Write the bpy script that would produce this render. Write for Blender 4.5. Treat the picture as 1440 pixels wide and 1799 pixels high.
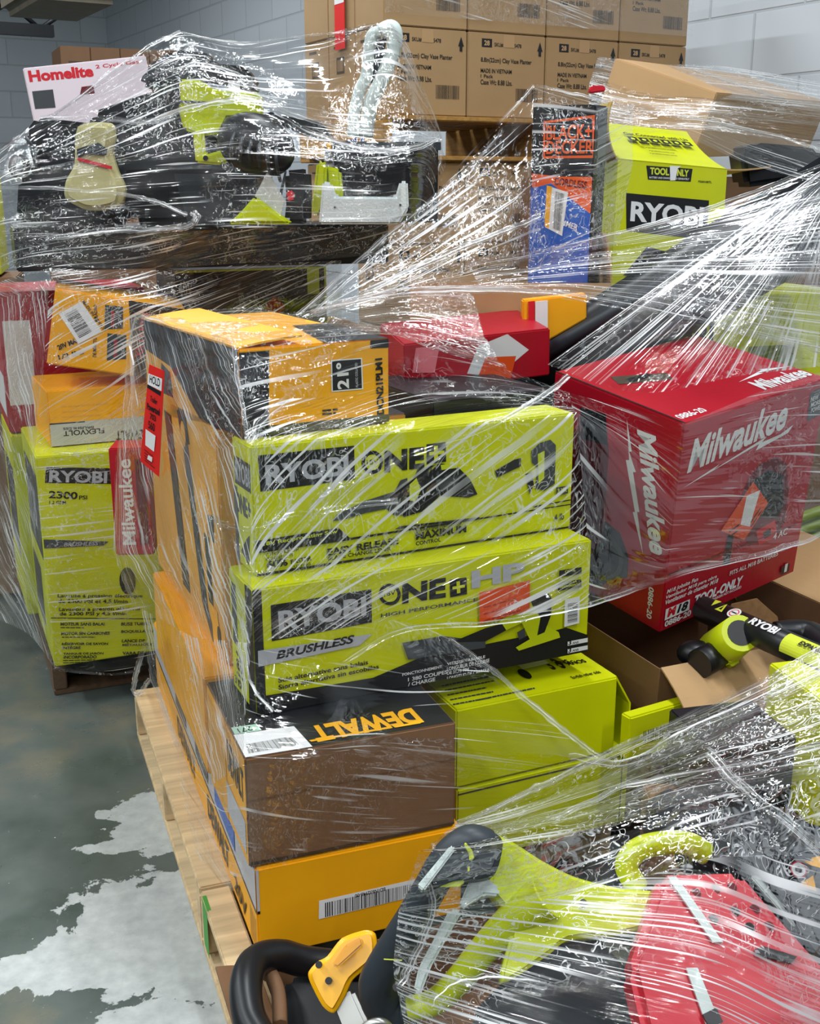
import bpy, bmesh, math, random
import numpy as np
from mathutils import Vector, Matrix, noise

for o in list(bpy.data.objects): bpy.data.objects.remove(o)
S = bpy.context.scene
COL = S.collection
rnd = random.Random(7)
# ------------------------------------------------------------------ camera
CAM_Z, FPX, PITCH = 1.5, 2000.0, math.radians(16.0)
cd = bpy.data.cameras.new('camera'); cam = bpy.data.objects.new('camera', cd); COL.objects.link(cam)
cam.location = (0, 0, CAM_Z); cam.rotation_euler = (math.radians(90) - PITCH, 0, 0)
cd.sensor_fit = 'HORIZONTAL'; cd.sensor_width = 36.0; cd.lens = 36.0 * FPX / 1440.0
cd.clip_start = 0.05; cd.clip_end = 100
S.camera = cam
# ------------------------------------------------------------------ world, exposure, lamps
S.view_settings.view_transform = 'Standard'; S.view_settings.look = 'None'
S.view_settings.gamma = 1.0; S.view_settings.use_curve_mapping = False
S.view_settings.exposure = 0.0
w = bpy.data.worlds.new('world'); S.world = w; w.use_nodes = True
w.node_tree.nodes['Background'].inputs[0].default_value = (0.62, 0.72, 0.80, 1)
w.node_tree.nodes['Background'].inputs[1].default_value = 0.07
S.cycles.transparent_max_bounces = 20
S.cycles.max_bounces = 7
S.cycles.adaptive_threshold = 0.03
S.cycles.glossy_bounces = 3
S.cycles.caustics_reflective = False
S.cycles.caustics_refractive = False
S.cycles.sample_clamp_indirect = 4.0
ROOM = math.radians(30)
RX = Vector((math.cos(ROOM), math.sin(ROOM), 0)); RY = Vector((-math.sin(ROOM), math.cos(ROOM), 0))
LAMP_W = 66.0
for a in (-4.6, -1.6, 1.6):
    for b in (-2.2, 0.3, 2.8, 5.6, 9.0):
        ld = bpy.data.lights.new('ceiling_lamp', 'AREA'); ld.shape = 'RECTANGLE'; ld.size = 0.07; ld.size_y = 1.5
        ld.energy = LAMP_W; ld.color = (0.93, 0.98, 1.0)
        lo = bpy.data.objects.new('ceiling_lamp', ld); COL.objects.link(lo)
        lo.location = RX * a + RY * b + Vector((0, 0, 3.95)); lo.rotation_euler = (0, 0, ROOM)
# ------------------------------------------------------------------ helpers: pixels to points
def ray(px, py):
    a = (px - 720.0) / FPX; b = -(py - 899.5) / FPX
    return Vector((a, math.cos(PITCH) + b * math.sin(PITCH), -math.sin(PITCH) + b * math.cos(PITCH)))
def at(px, py, y):
    r = ray(px, py); return Vector((0, 0, CAM_Z)) + r * (y / r.y)
def atz(px, py, z):
    r = ray(px, py); return Vector((0, 0, CAM_Z)) + r * ((z - CAM_Z) / r.z)
def proj(P):
    P = Vector(P) - Vector((0, 0, CAM_Z))
    d = P.y * math.cos(PITCH) - P.z * math.sin(PITCH); u = P.y * math.sin(PITCH) + P.z * math.cos(PITCH)
    return (720 + FPX * P.x / d, 899.5 - FPX * u / d)
# ------------------------------------------------------------------ materials
def srgb(r, g, b):
    f = lambda c: (c / 255 / 12.92) if c / 255 <= 0.04045 else ((c / 255 + 0.055) / 1.055) ** 2.4
    return (f(r), f(g), f(b), 1)
MATS = {}
def mat(name, rgb, rough=0.5, metal=0.0, spec=0.5, var=0.0, vscale=9.0, bump=0.0, bscale=60.0, coat=0.0):
    if name in MATS: return MATS[name]
    m = bpy.data.materials.new(name); m.use_nodes = True; MATS[name] = m
    nt = m.node_tree; p = nt.nodes['Principled BSDF']
    c = srgb(*rgb)
    p.inputs['Base Color'].default_value = c; p.inputs['Roughness'].default_value = rough
    p.inputs['Metallic'].default_value = metal; p.inputs['Specular IOR Level'].default_value = spec
    p.inputs['Coat Weight'].default_value = coat
    if var or bump:
        tc = nt.nodes.new('ShaderNodeTexCoord')
    if var:
        n = nt.nodes.new('ShaderNodeTexNoise'); n.inputs['Scale'].default_value = vscale; n.inputs['Detail'].default_value = 6
        r = nt.nodes.new('ShaderNodeValToRGB')
        r.color_ramp.elements[0].position = .3; r.color_ramp.elements[1].position = .7
        r.color_ramp.elements[0].color = tuple(x * (1 - var) for x in c[:3]) + (1,)
        r.color_ramp.elements[1].color = tuple(min(1, x * (1 + var * .6)) for x in c[:3]) + (1,)
        nt.links.new(tc.outputs['Object'], n.inputs['Vector']); nt.links.new(n.outputs['Fac'], r.inputs['Fac'])
        nt.links.new(r.outputs['Color'], p.inputs['Base Color'])
    if bump:
        n2 = nt.nodes.new('ShaderNodeTexNoise'); n2.inputs['Scale'].default_value = bscale; n2.inputs['Detail'].default_value = 4
        b = nt.nodes.new('ShaderNodeBump'); b.inputs['Strength'].default_value = bump; b.inputs['Distance'].default_value = .01
        nt.links.new(tc.outputs['Object'], n2.inputs['Vector']); nt.links.new(n2.outputs['Fac'], b.inputs['Height'])
        nt.links.new(b.outputs['Normal'], p.inputs['Normal'])
    return m
LIME = mat('lime_card', (204, 210, 2), .42, var=.05, bump=.05, bscale=25)
LIME_PL = mat('lime_plastic', (196, 208, 18), .35)
YEL = mat('yellow_card', (246, 172, 14), .45, var=.05, bump=.05, bscale=25)
YEL_DULL = mat('ochre_card', (226, 164, 60), .5, var=.08, bump=.05)
YEL_PL = mat('yellow_plastic', (248, 180, 8), .32)
REDC = mat('red_card', (172, 10, 34), .42, var=.05, bump=.05)
RED_PL = mat('red_plastic', (196, 22, 44), .35)
KRAFT = mat('kraft_card', (190, 152, 108), .75, var=.07, vscale=5, bump=.06, bscale=30)
KRAFT_D = mat('brown_kraft_card', (124, 90, 62), .7, var=.10, vscale=6, bump=.06)
BLK = mat('black_card', (19, 20, 26), .45, var=.08)
BLK_PL = mat('black_plastic', (18, 20, 25), .38)
GRY_PL = mat('charcoal_plastic', (44, 51, 58), .45)
STEEL = mat('brushed_steel', (176, 176, 172), .35, metal=.9)
WHT = mat('white_paper', (232, 232, 232), .6)
GRYC = mat('grey_card', (190, 188, 190), .5, var=.05)
FOAM = mat('white_foam', (214, 222, 222), .7, bump=.25, bscale=160)
PALEPL = mat('pale_grey_plastic', (200, 212, 208), .4)
TAN = mat('beige_fabric', (190, 182, 130), .7, var=.12, bump=.1)
ORNG = mat('orange_sticker', (228, 78, 20), .45)
TAGR = mat('red_tag', (224, 36, 30), .4)
BLUE = mat('blue_print', (32, 98, 184), .45)
BLUE_PL = mat('blue_plastic', (36, 70, 180), .4)
PINKW = mat('pale_pink_card', (226, 212, 220), .5)
I_BLK = mat('ink_black', (17, 17, 21), .45)
I_WHT = mat('ink_white', (226, 226, 226), .45)
I_GRY = mat('ink_grey', (178, 180, 186), .45)
I_DGR = mat('ink_charcoal', (62, 66, 70), .45)
I_LIM = mat('ink_lime', (206, 216, 60), .45)
I_YEL = mat('ink_yellow', (246, 176, 20), .45)
I_RED = mat('ink_red', (206, 24, 40), .45)
I_DRED = mat('ink_dark_red', (104, 8, 26), .45)
I_ORG = mat('ink_orange', (232, 92, 24), .45)
I_BRN = mat('ink_brown', (70, 56, 42), .6)
I_BLU = mat('ink_blue', (30, 92, 190), .45)
I_MINT = mat('ink_mint', (176, 214, 190), .5)
TAPE = mat('clear_brown_tape', (176, 140, 98), .22)
def wood(name, rgb, seed):
    m = mat(name, rgb, .75)
    nt = m.node_tree; p = nt.nodes['Principled BSDF']
    tc = nt.nodes.new('ShaderNodeTexCoord'); mp = nt.nodes.new('ShaderNodeMapping')
    mp.inputs['Scale'].default_value = (40, 2.5, 40); mp.inputs['Location'].default_value = (seed, seed, 0)
    n = nt.nodes.new('ShaderNodeTexNoise'); n.inputs['Scale'].default_value = 1.0; n.inputs['Detail'].default_value = 5; n.inputs['Distortion'].default_value = .6
    r = nt.nodes.new('ShaderNodeValToRGB'); c = srgb(*rgb)
    r.color_ramp.elements[0].position = .3; r.color_ramp.elements[1].position = .72
    r.color_ramp.elements[0].color = tuple(x * .68 for x in c[:3]) + (1,); r.color_ramp.elements[1].color = tuple(min(1, x * 1.12) for x in c[:3]) + (1,)
    nt.links.new(tc.outputs['Object'], mp.inputs['Vector']); nt.links.new(mp.outputs['Vector'], n.inputs['Vector'])
    nt.links.new(n.outputs['Fac'], r.inputs['Fac']); nt.links.new(r.outputs['Color'], p.inputs['Base Color'])
    return m
WOOD = wood('pine_wood', (216, 190, 148), 1.0)
WOOD_D = wood('dark_pallet_wood', (96, 74, 54), 3.0)
WOOD_O = wood('amber_pallet_wood', (176, 132, 66), 5.0)
GREENPAINT = mat('green_paint', (70, 150, 60), .6)
# ------------------------------------------------------------------ helpers: objects
def link(name, me, parent=None):
    o = bpy.data.objects.new(name, me); COL.objects.link(o)
    if parent is not None: o.parent = parent
    return o
def mesh_obj(name, verts, faces, mats, parent=None, midx=None, smooth=False):
    me = bpy.data.meshes.new(name); me.from_pydata([tuple(v) for v in verts], [], faces)
    for m in (mats if isinstance(mats, (list, tuple)) else [mats]): me.materials.append(m)
    if midx:
        for p, i in zip(me.polygons, midx): p.material_index = i
    if smooth:
        for p in me.polygons: p.use_smooth = True
    me.update()
    return link(name, me, parent)
def tag(o, label, cat, group=None, kind=None):
    if label: o['label'] = label
    if cat: o['category'] = cat
    if group: o['group'] = group
    if kind: o['kind'] = kind
    return o
def struct(o): o['kind'] = 'structure'; return o
def empty(name, loc=(0, 0, 0), rot=None):
    o = bpy.data.objects.new(name, None); COL.objects.link(o); o.location = loc; o.empty_display_size = .05
    if rot is not None: o.rotation_euler = rot
    return o
def bm_obj(name, bm, mats, parent=None, smooth=False):
    me = bpy.data.meshes.new(name); bm.normal_update(); bm.to_mesh(me); bm.free()
    for m in (mats if isinstance(mats, (list, tuple)) else [mats]): me.materials.append(m)
    if smooth:
        for p in me.polygons: p.use_smooth = True
    return link(name, me, parent)
def add_box(bm, lo, hi, mi=0, rot=None, piv=None):
    vs = [bm.verts.new((x, y, z)) for z in (lo[2], hi[2]) for y in (lo[1], hi[1]) for x in (lo[0], hi[0])]
    fs = [(0, 2, 3, 1), (4, 5, 7, 6), (0, 1, 5, 4), (2, 6, 7, 3), (0, 4, 6, 2), (1, 3, 7, 5)]
    for f in fs:
        fc = bm.faces.new([vs[i] for i in f]); fc.material_index = mi
    if rot is not None: bmesh.ops.rotate(bm, verts=vs, cent=piv or (0, 0, 0), matrix=rot)
    return vs
def box_obj(name, lo, hi, m, parent=None, bev=0.003):
    bm = bmesh.new(); add_box(bm, lo, hi)
    if bev: bmesh.ops.bevel(bm, geom=bm.edges[:], offset=bev, segments=2, affect='EDGES')
    return bm_obj(name, bm, m, parent)
def catmull(pts, n):
    pts = [Vector(p) for p in pts]
    out = []
    for i in range(len(pts) - 1):
        p0 = pts[max(i - 1, 0)]; p1 = pts[i]; p2 = pts[i + 1]; p3 = pts[min(i + 2, len(pts) - 1)]
        for k in range(n):
            t = k / n
            out.append(0.5 * ((2 * p1) + (p2 - p0) * t + (2 * p0 - 5 * p1 + 4 * p2 - p3) * t * t + (3 * p1 - 3 * p2 + p3 - p0) * t ** 3))
    out.append(pts[-1])
    return out
def sweep_bm(bm, pts, rad, seg=10, closed=False, flat=1.0, mi=0, up=None):
    """tube along pts; rad number or list; flat squeezes the section along its second axis"""
    n = len(pts); pts = [Vector(p) for p in pts]
    rs = rad if isinstance(rad, (list, tuple)) else [rad] * n
    if len(rs) != n: rs = [float(np.interp(i / (n - 1), np.linspace(0, 1, len(rs)), rs)) for i in range(n)]
    rings = []; prev = Vector(up) if up is not None else None
    for i, p in enumerate(pts):
        a = pts[(i - 1) % n] if (closed or i > 0) else p
        b = pts[(i + 1) % n] if (closed or i < n - 1) else p
        t = (b - a).normalized()
        if prev is None: prev = Vector((0, 0, 1)) if abs(t.z) < .9 else Vector((1, 0, 0))
        x = (prev - t * prev.dot(t)).normalized(); y = t.cross(x); prev = x
        rings.append([bm.verts.new(p + x * (math.cos(2 * math.pi * k / seg) * rs[i]) + y * (math.sin(2 * math.pi * k / seg) * rs[i] * flat)) for k in range(seg)])
    m = n if closed else n - 1
    for i in range(m):
        A, B = rings[i], rings[(i + 1) % n]
        for k in range(seg):
            f = bm.faces.new((A[k], A[(k + 1) % seg], B[(k + 1) % seg], B[k])); f.material_index = mi; f.smooth = True
    if not closed:
        f = bm.faces.new(rings[0][::-1]); f.material_index = mi
        f = bm.faces.new(rings[-1]); f.material_index = mi
def tube(name, pts, rad, m, parent=None, seg=10, n=6, closed=False, flat=1.0, up=None):
    bm = bmesh.new(); P = catmull(pts, n) if n > 1 else pts
    sweep_bm(bm, P, rad, seg, closed, flat, up=up)
    return bm_obj(name, bm, m, parent)
def slab(name, outline, y, thick, m, parent=None, n=(0, -1, 0), bev=.006, sm=None):
    """solid with its own depth: outline on a plane through the first point at distance y (normal n), extruded away from the viewer"""
    n = Vector(n).normalized(); cx = sum(p[0] for p in outline) / len(outline); cy = sum(p[1] for p in outline) / len(outline)
    p0 = at(cx, cy, y); c0 = Vector((0, 0, CAM_Z)); P = []
    for q in outline:
        r = ray(*q); P.append(c0 + r * ((p0 - c0).dot(n) / r.dot(n)))
    return prism(name, P, -n * thick, m, parent, bev, len(outline) >= 9 if sm is None else sm)
def prism(name, P, ext, m, parent=None, bev=.006, sm=False):
    bm = bmesh.new()
    if sm:
        Q = [Vector(p) for p in P]; k = len(Q); P = []
        for i in range(k):
            p0, p1, p2, p3 = Q[i - 1], Q[i], Q[(i + 1) % k], Q[(i + 2) % k]
            for t in (0, .25, .5, .75): P.append(p1.lerp(p2, t) * .25 + .375 * ((2 * p1) + (p2 - p0) * t + (2 * p0 - 5 * p1 + 4 * p2 - p3) * t * t + (3 * p1 - 3 * p2 + p3 - p0) * t ** 3))
    f = bm.faces.new([bm.verts.new(p) for p in P])
    r = bmesh.ops.extrude_face_region(bm, geom=[f])
    vs = [v for v in r['geom'] if isinstance(v, bmesh.types.BMVert)]
    bmesh.ops.translate(bm, verts=vs, vec=ext)
    bmesh.ops.recalc_face_normals(bm, faces=bm.faces[:])
    if bev and not sm: bmesh.ops.bevel(bm, geom=bm.edges[:], offset=bev, segments=2, affect='EDGES', clamp_overlap=True)
    if bev and sm:
        caps = [q for q in bm.faces if len(q.verts) > 4]; es = {e for q in caps for e in q.edges}
        bmesh.ops.bevel(bm, geom=list(es), offset=bev, segments=3, affect='EDGES', clamp_overlap=True)
        for q in bm.faces: q.smooth = len(q.verts) <= 4
    if parent is not None:
        bm.transform(parent.matrix_basis.inverted())
    return bm_obj(name, bm, m, parent)
def ell(name, c, r, m, parent=None, rot=None, seg=24):
    bm = bmesh.new(); bmesh.ops.create_uvsphere(bm, u_segments=seg, v_segments=seg // 2, radius=1)
    M = Matrix.Translation(c) @ (rot.to_4x4() if rot is not None else Matrix()) @ Matrix.Diagonal((*r, 1)); bm.transform(M)
    if parent is not None: bm.transform(parent.matrix_basis.inverted())
    return bm_obj(name, bm, m, parent, True)
def cyl(name, a, b, r, m, parent=None, seg=20, r2=None):
    bm = bmesh.new(); a = Vector(a); b = Vector(b)
    sweep_bm(bm, [a, b], [r, r2 if r2 is not None else r], seg)
    if parent is not None: bm.transform(parent.matrix_basis.inverted())
    return bm_obj(name, bm, m, parent)
def copy_tree(o, parent=None):
    c = o.copy(); COL.objects.link(c)
    if parent is not None: c.parent = parent
    for ch in [x for x in o.children]: copy_tree(ch, c)
    return c
# ------------------------------------------------------------------ lettering
TXT = {}
def text_geo(s, bold=.02, shear=0.0, space=1.0):
    k = (s, bold, shear, space)
    if k in TXT: return TXT[k]
    cu = bpy.data.curves.new('lettering', 'FONT'); cu.body = s; cu.size = 1; cu.offset = bold; cu.shear = shear
    cu.space_character = space; cu.resolution_u = 3; cu.fill_mode = 'FRONT'
    o = bpy.data.objects.new('lettering', cu); COL.objects.link(o)
    dg = bpy.context.evaluated_depsgraph_get(); me = bpy.data.meshes.new_from_object(o.evaluated_get(dg))
    V = [(v.co.x, v.co.y) for v in me.vertices]; F = [tuple(p.vertices) for p in me.polygons]
    bpy.data.objects.remove(o); bpy.data.curves.remove(cu); bpy.data.meshes.remove(me)
    if not V: V = [(0, 0), (1, 0), (1, 1)]; F = []
    x0 = min(v[0] for v in V); x1 = max(v[0] for v in V); y0 = min(v[1] for v in V); y1 = max(v[1] for v in V)
    V = [((x - x0) / max(1e-6, x1 - x0), (y - y0) / max(1e-6, y1 - y0)) for x, y in V]
    TXT[k] = (V, F); return TXT[k]
def homog(src, dst):
    A = []
    for (x, y), (u, v) in zip(src, dst):
        A += [[x, y, 1, 0, 0, 0, -u * x, -u * y, -u], [0, 0, 0, x, y, 1, -v * x, -v * y, -v]]
    h = np.linalg.svd(np.array(A, float))[2][-1].reshape(3, 3)
    def f(p):
        q = h @ np.array([p[0], p[1], 1.0]); return Vector((q[0] / q[2], q[1] / q[2]))
    return f
class Print:
    """flat printed shapes on one planar face; points are photo pixels turned into face coordinates"""
    def __init__(s, corners, quad=None, base=.0006):
        s.c = [Vector(c) for c in corners]           # BL BR TR TL, local
        s.W = (s.c[1] - s.c[0]).length; s.H = (s.c[3] - s.c[0]).length
        s.n = (s.c[1] - s.c[0]).cross(s.c[3] - s.c[0]).normalized()
        s.quad = quad; s.map = homog(quad, [(0, 0), (s.W, 0), (s.W, s.H), (0, s.H)]) if quad else None
        s.base = base; s.k = 0; s.reset()
    def reset(s): s.V = []; s.F = []; s.M = []; s.mats = []
    def P(s, uv, off):
        a = uv[0] / s.W; b = uv[1] / s.H; c = s.c
        return c[0] * (1 - a) * (1 - b) + c[1] * a * (1 - b) + c[2] * a * b + c[3] * (1 - a) * b + s.n * off
    def mi(s, m):
        if m not in s.mats: s.mats.append(m)
        return s.mats.index(m)
    def uvpoly(s, uvs, m, clip=True):
        s.k += 1; off = s.base + .00012 * s.k; i0 = len(s.V)
        if clip: uvs = [(min(max(u, 0.001), s.W - .001), min(max(v, 0.001), s.H - .001)) for u, v in uvs]
        s.V += [s.P(p, off) for p in uvs]; s.F.append(tuple(range(i0, i0 + len(uvs)))); s.M.append(s.mi(m)); return s
    def poly(s, px, m): return s.uvpoly([s.map(p) for p in px], m)
    def frac(s, pts, m): return s.uvpoly([(a * s.W, b * s.H) for a, b in pts], m)
    def rect(s, a0, b0, a1, b1, m): return s.frac([(a0, b0), (a1, b0), (a1, b1), (a0, b1)], m)
    def disc(s, c, rx, m, ry=None, px=True, n=20):
        ry = ry or rx
        pts = [(c[0] + rx * math.cos(2 * math.pi * i / n), c[1] - ry * math.sin(2 * math.pi * i / n)) for i in range(n)]
        return s.poly(pts, m) if px else s.frac(pts, m)
    def geo(s, V, F, o, ax, up, m):
        s.k += 1; off = s.base + .00012 * s.k; i0 = len(s.V)
        for a, b in V:
            q = o + ax * a + up * b
            s.V.append(s.P((min(max(q[0], .001), s.W - .001), min(max(q[1], .001), s.H - .001)), off))
        k = s.mi(m)
        for f in F: s.F.append(tuple(i0 + i for i in f)); s.M.append(k)
        return s
    def text(s, t, A, B, h, m, bold=.02, shear=0.0, space=1.0):
        """A, B: pixels of the baseline's two ends; h: letter height in pixels"""
        a = s.map(A); b = s.map(B); ax = b - a
        dx, dy = B[0] - A[0], B[1] - A[1]; L = math.hypot(dx, dy)
        hh = s.map((A[0] + dy / L * h, A[1] - dx / L * h)) - a
        perp = Vector((-ax.y, ax.x)).normalized() * hh.length
        V, F = text_geo(t, bold, shear, space); return s.geo(V, F, a, ax, perp, m)
    def ftext(s, t, a0, b0, a1, b1, m, bold=.02, shear=0.0, rot=0):
        """text in a box of face fractions; rot 0, 90, 180, 270"""
        V, F = text_geo(t, bold, shear); W, H = s.W, s.H
        o = {0: (a0, b0), 90: (a1, b0), 180: (a1, b1), 270: (a0, b1)}[rot]
        o = Vector((o[0] * W, o[1] * H)); w, h = (a1 - a0) * W, (b1 - b0) * H
        ax = {0: (w, 0), 90: (0, h), 180: (-w, 0), 270: (0, -h)}[rot]; up = {0: (0, h), 90: (-w, 0), 180: (0, -h), 270: (w, 0)}[rot]
        return s.geo(V, F, o, Vector(ax), Vector(up), m)
    def bars(s, px, m, n=26, seed=1):
        """barcode bars in a pixel quad BL BR TR TL"""
        r = random.Random(seed); f = [s.map(p) for p in px]; t = 0.02
        while t < .97:
            wd = r.choice((.008, .012, .02)) * 26 / n
            q = lambda a, b: (f[0] * (1 - a) + f[1] * a) * (1 - b) + (f[3] * (1 - a) + f[2] * a) * b
            s.uvpoly([q(t, .0), q(t + wd, .0), q(t + wd, 1.), q(t, 1.)], m); s.k -= 1
            t += wd + r.choice((.008, .014, .02)) * 26 / n
        s.k += 1; return s
    def fbars(s, a0, b0, a1, b1, m, n=26, seed=1, rot=False):
        r = random.Random(seed); t = 0
        while t < .98:
            wd = r.choice((.008, .012, .02)) * 26 / n; e = min(1, t + wd)
            if rot: s.rect(a0, b0 + (b1 - b0) * t, a1, b0 + (b1 - b0) * e, m)
            else: s.rect(a0 + (a1 - a0) * t, b0, a0 + (a1 - a0) * e, b1, m)
            s.k -= 1; t += wd + r.choice((.008, .014, .02)) * 26 / n
        s.k += 1; return s
    def lines(s, px0, px1, n, pitch, h, m, seed=3):
        """n rows of fine print, drawn as words-long dashes of ink"""
        r = random.Random(seed)
        for i in range(n):
            x = px0[0]; slope = (px1[1] - px0[1]) / (px1[0] - px0[0])
            end = px1[0] - r.random() * .3 * (px1[0] - px0[0])
            while x < end:
                l = r.uniform(2.5, 7) * h; x2 = min(end, x + l)
                ya = px0[1] + pitch * i + (x - px0[0]) * slope; yb = px0[1] + pitch * i + (x2 - px0[0]) * slope
                s.poly([(x, ya), (x2, yb), (x2, yb - h), (x, ya - h)], m); s.k -= 1
                x = x2 + h * .8
        s.k += 1; return s
    def done(s, name, parent, label=None):
        if not s.F: return None
        if name in ('barcode', 'sticker_text') and getattr(s, 'last', None): parent = s.last
        o = mesh_obj(name, s.V, s.F, s.mats, parent, s.M)
        if name not in ('barcode', 'sticker_text'): s.last = o
        if label: o['label'] = label
        s.reset(); return o
# ------------------------------------------------------------------ cartons
class Carton:
    def __init__(s, name, label, cat, pos, yaw, dims, m, tilt=(0, 0), group=None, faces=None, open_top=False, inner=None, rim=.004):
        s.w, s.d, s.h = dims; W, D, H = dims
        R = Matrix.Rotation(math.radians(yaw), 3, 'Z') @ Matrix.Rotation(math.radians(tilt[0]), 3, 'X') @ Matrix.Rotation(math.radians(tilt[1]), 3, 'Y')
        s.root = empty(name, pos, R.to_euler()); tag(s.root, label, cat, group)
        s.M = Matrix.Translation(pos) @ R.to_4x4()
        bm = bmesh.new(); mats = [m]
        add_box(bm, (0, 0, 0), (W, D, H))
        if faces:
            order = ['D', 'T', 'F', 'B', 'L', 'R']; bm.faces.ensure_lookup_table()
            for k, mm in faces.items():
                if mm not in mats: mats.append(mm)
                bm.faces[order.index(k)].material_index = mats.index(mm)
        if open_top:
            bm.faces.ensure_lookup_table(); bmesh.ops.delete(bm, geom=[bm.faces[1]], context='FACES')
            mats.append(inner or KRAFT_D); s.body = bm_obj('carton_body', bm, mats, s.root)
            so = s.body.modifiers.new('wall', 'SOLIDIFY'); so.thickness = rim; so.offset = -1
            so.material_offset = len(mats) - 1; so.material_offset_rim = len(mats) - 1
        else:
            bmesh.ops.bevel(bm, geom=bm.edges[:], offset=.0035, segments=2, affect='EDGES')
            s.body = bm_obj('carton_body', bm, mats, s.root)
    def corners(s, f):
        W, D, H = s.w, s.d, s.h
        return {'F': [(0, 0, 0), (W, 0, 0), (W, 0, H), (0, 0, H)], 'L': [(0, D, 0), (0, 0, 0), (0, 0, H), (0, D, H)],
                'R': [(W, 0, 0), (W, D, 0), (W, D, H), (W, 0, H)], 'T': [(0, 0, H), (W, 0, H), (W, D, H), (0, D, H)]}[f]
    def face(s, f, quad=None):
        c = s.corners(f)
        if quad is None: quad = [proj(s.M @ Vector(p)) for p in c]
        return Print(c, quad)
    def part(s, name, lo, hi, m, bev=.001): return box_obj(name, lo, hi, m, s.root, bev)
    def flap(s, name, edge, ang, length, m, bend=0.0, thick=.004, inset=.004):
        """cardboard flap hinged on a top edge (F, B, L, R); ang 0 = flat outwards, 90 = straight up"""
        W, D, H = s.w, s.d, s.h
        a, b, out = {'F': ((inset, 0, H), (W - inset, 0, H), (0, -1, 0)), 'B': ((W - inset, D, H), (inset, D, H), (0, 1, 0)),
                     'L': ((0, D - inset, H), (0, inset, H), (-1, 0, 0)), 'R': ((W, inset, H), (W, D - inset, H), (1, 0, 0))}[edge]
        a, b, out = Vector(a), Vector(b), Vector(out); n = 8; V = []; F = []; p = Vector((0, 0, .001)); th = math.radians(ang)
        for i in range(n + 1):
            V += [a + p, b + p]
            t = th + math.radians(bend) * (i / n - .5); p = p + (out * math.cos(t) + Vector((0, 0, math.sin(t)))) * (length / n)
        for i in range(n): F.append((2 * i, 2 * i + 1, 2 * i + 3, 2 * i + 2))
        mm = m if isinstance(m, (list, tuple)) else [m]
        o = mesh_obj(name, V, F, list(mm), s.root)
        so = o.modifiers.new('wall', 'SOLIDIFY'); so.thickness = thick; so.offset = 0
        if len(mm) > 1: so.material_offset = 1
        return o
def pallet(name, label, pos, yaw, L, W, m, h=.14, boards=7, group='wooden pallets'):
    """deck boards run along local x (width W), stringers along local y (length L)"""
    r = empty(name, pos, (0, 0, math.radians(yaw))); tag(r, label, 'pallet', group)
    for x in (0.0, W / 2 - .02, W - .04): box_obj('stringer', (x, 0, .018), (x + .04, L, h - .018), m, r, .003)
    bw = L / boards * (.78 if boards > 1 else 1); gap = (L - bw * boards) / max(1, boards - 1)
    for i in range(boards):
        y = i * (bw + gap); box_obj('deck_board', (0, y, h - .018), (W, y + bw, h), m, r, .003)
    for y in ((0, L / 2 - .05, L - .1) if boards > 1 else (0,)): box_obj('bottom_board', (0, y, 0), (W, y + min(.1, L), .018), m, r, .003)
    return r

# ================================================================== THE ROOM
def wall_mat(name, rgb, bw, bh):
    m = mat(name, rgb, .55, var=0)
    nt = m.node_tree; p = nt.nodes['Principled BSDF']
    uv = nt.nodes.new('ShaderNodeTexCoord'); br = nt.nodes.new('ShaderNodeTexBrick')
    br.inputs['Scale'].default_value = 1; br.inputs['Brick Width'].default_value = bw; br.inputs['Row Height'].default_value = bh
    br.inputs['Mortar Size'].default_value = .009; br.inputs['Mortar Smooth'].default_value = .6; br.inputs['Bias'].default_value = 0
    c = srgb(*rgb)
    br.inputs['Color1'].default_value = c; br.inputs['Color2'].default_value = tuple(x * .94 for x in c[:3]) + (1,)
    br.inputs['Mortar'].default_value = tuple(x * .80 for x in c[:3]) + (1,)
    b = nt.nodes.new('ShaderNodeBump'); b.inputs['Strength'].default_value = .5; b.inputs['Distance'].default_value = .01; b.invert = True
    nt.links.new(uv.outputs['UV'], br.inputs['Vector']); nt.links.new(br.outputs['Color'], p.inputs['Base Color'])
    nt.links.new(br.outputs['Fac'], b.inputs['Height']); nt.links.new(b.outputs['Normal'], p.inputs['Normal'])
    return m
WALLM = wall_mat('painted_block', (212, 219, 226), .56, .28)
def plane(name, P, m, uvs):
    o = mesh_obj(name, P, [(0, 1, 2, 3)], m); uvl = o.data.uv_layers.new(name='UVMap')
    for i, q in enumerate(uvs): uvl.data[i].uv = q
    return struct(o)
AX0, AX1, BY0, BY1, CEIL = -8.0, 4.06, -3.6, 14.05, 4.2
rp = lambda a, b, z: RX * a + RY * b + Vector((0, 0, z))
plane('wall_right', [rp(AX1, BY1, 0), rp(AX1, BY0, 0), rp(AX1, BY0, CEIL), rp(AX1, BY1, CEIL)], WALLM, [(0, 0), (BY1 - BY0, 0), (BY1 - BY0, CEIL), (0, CEIL)])
plane('wall_back', [rp(AX0, BY1, 0), rp(AX1, BY1, 0), rp(AX1, BY1, CEIL), rp(AX0, BY1, CEIL)], WALLM, [(0, 0), (AX1 - AX0, 0), (AX1 - AX0, CEIL), (0, CEIL)])
plane('ceiling', [rp(AX0, BY1, CEIL), rp(AX1, BY1, CEIL), rp(AX1, BY0, CEIL), rp(AX0, BY0, CEIL)], mat('ceiling_paint', (96, 104, 112), .8), [(0, 0)] * 4)
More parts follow.
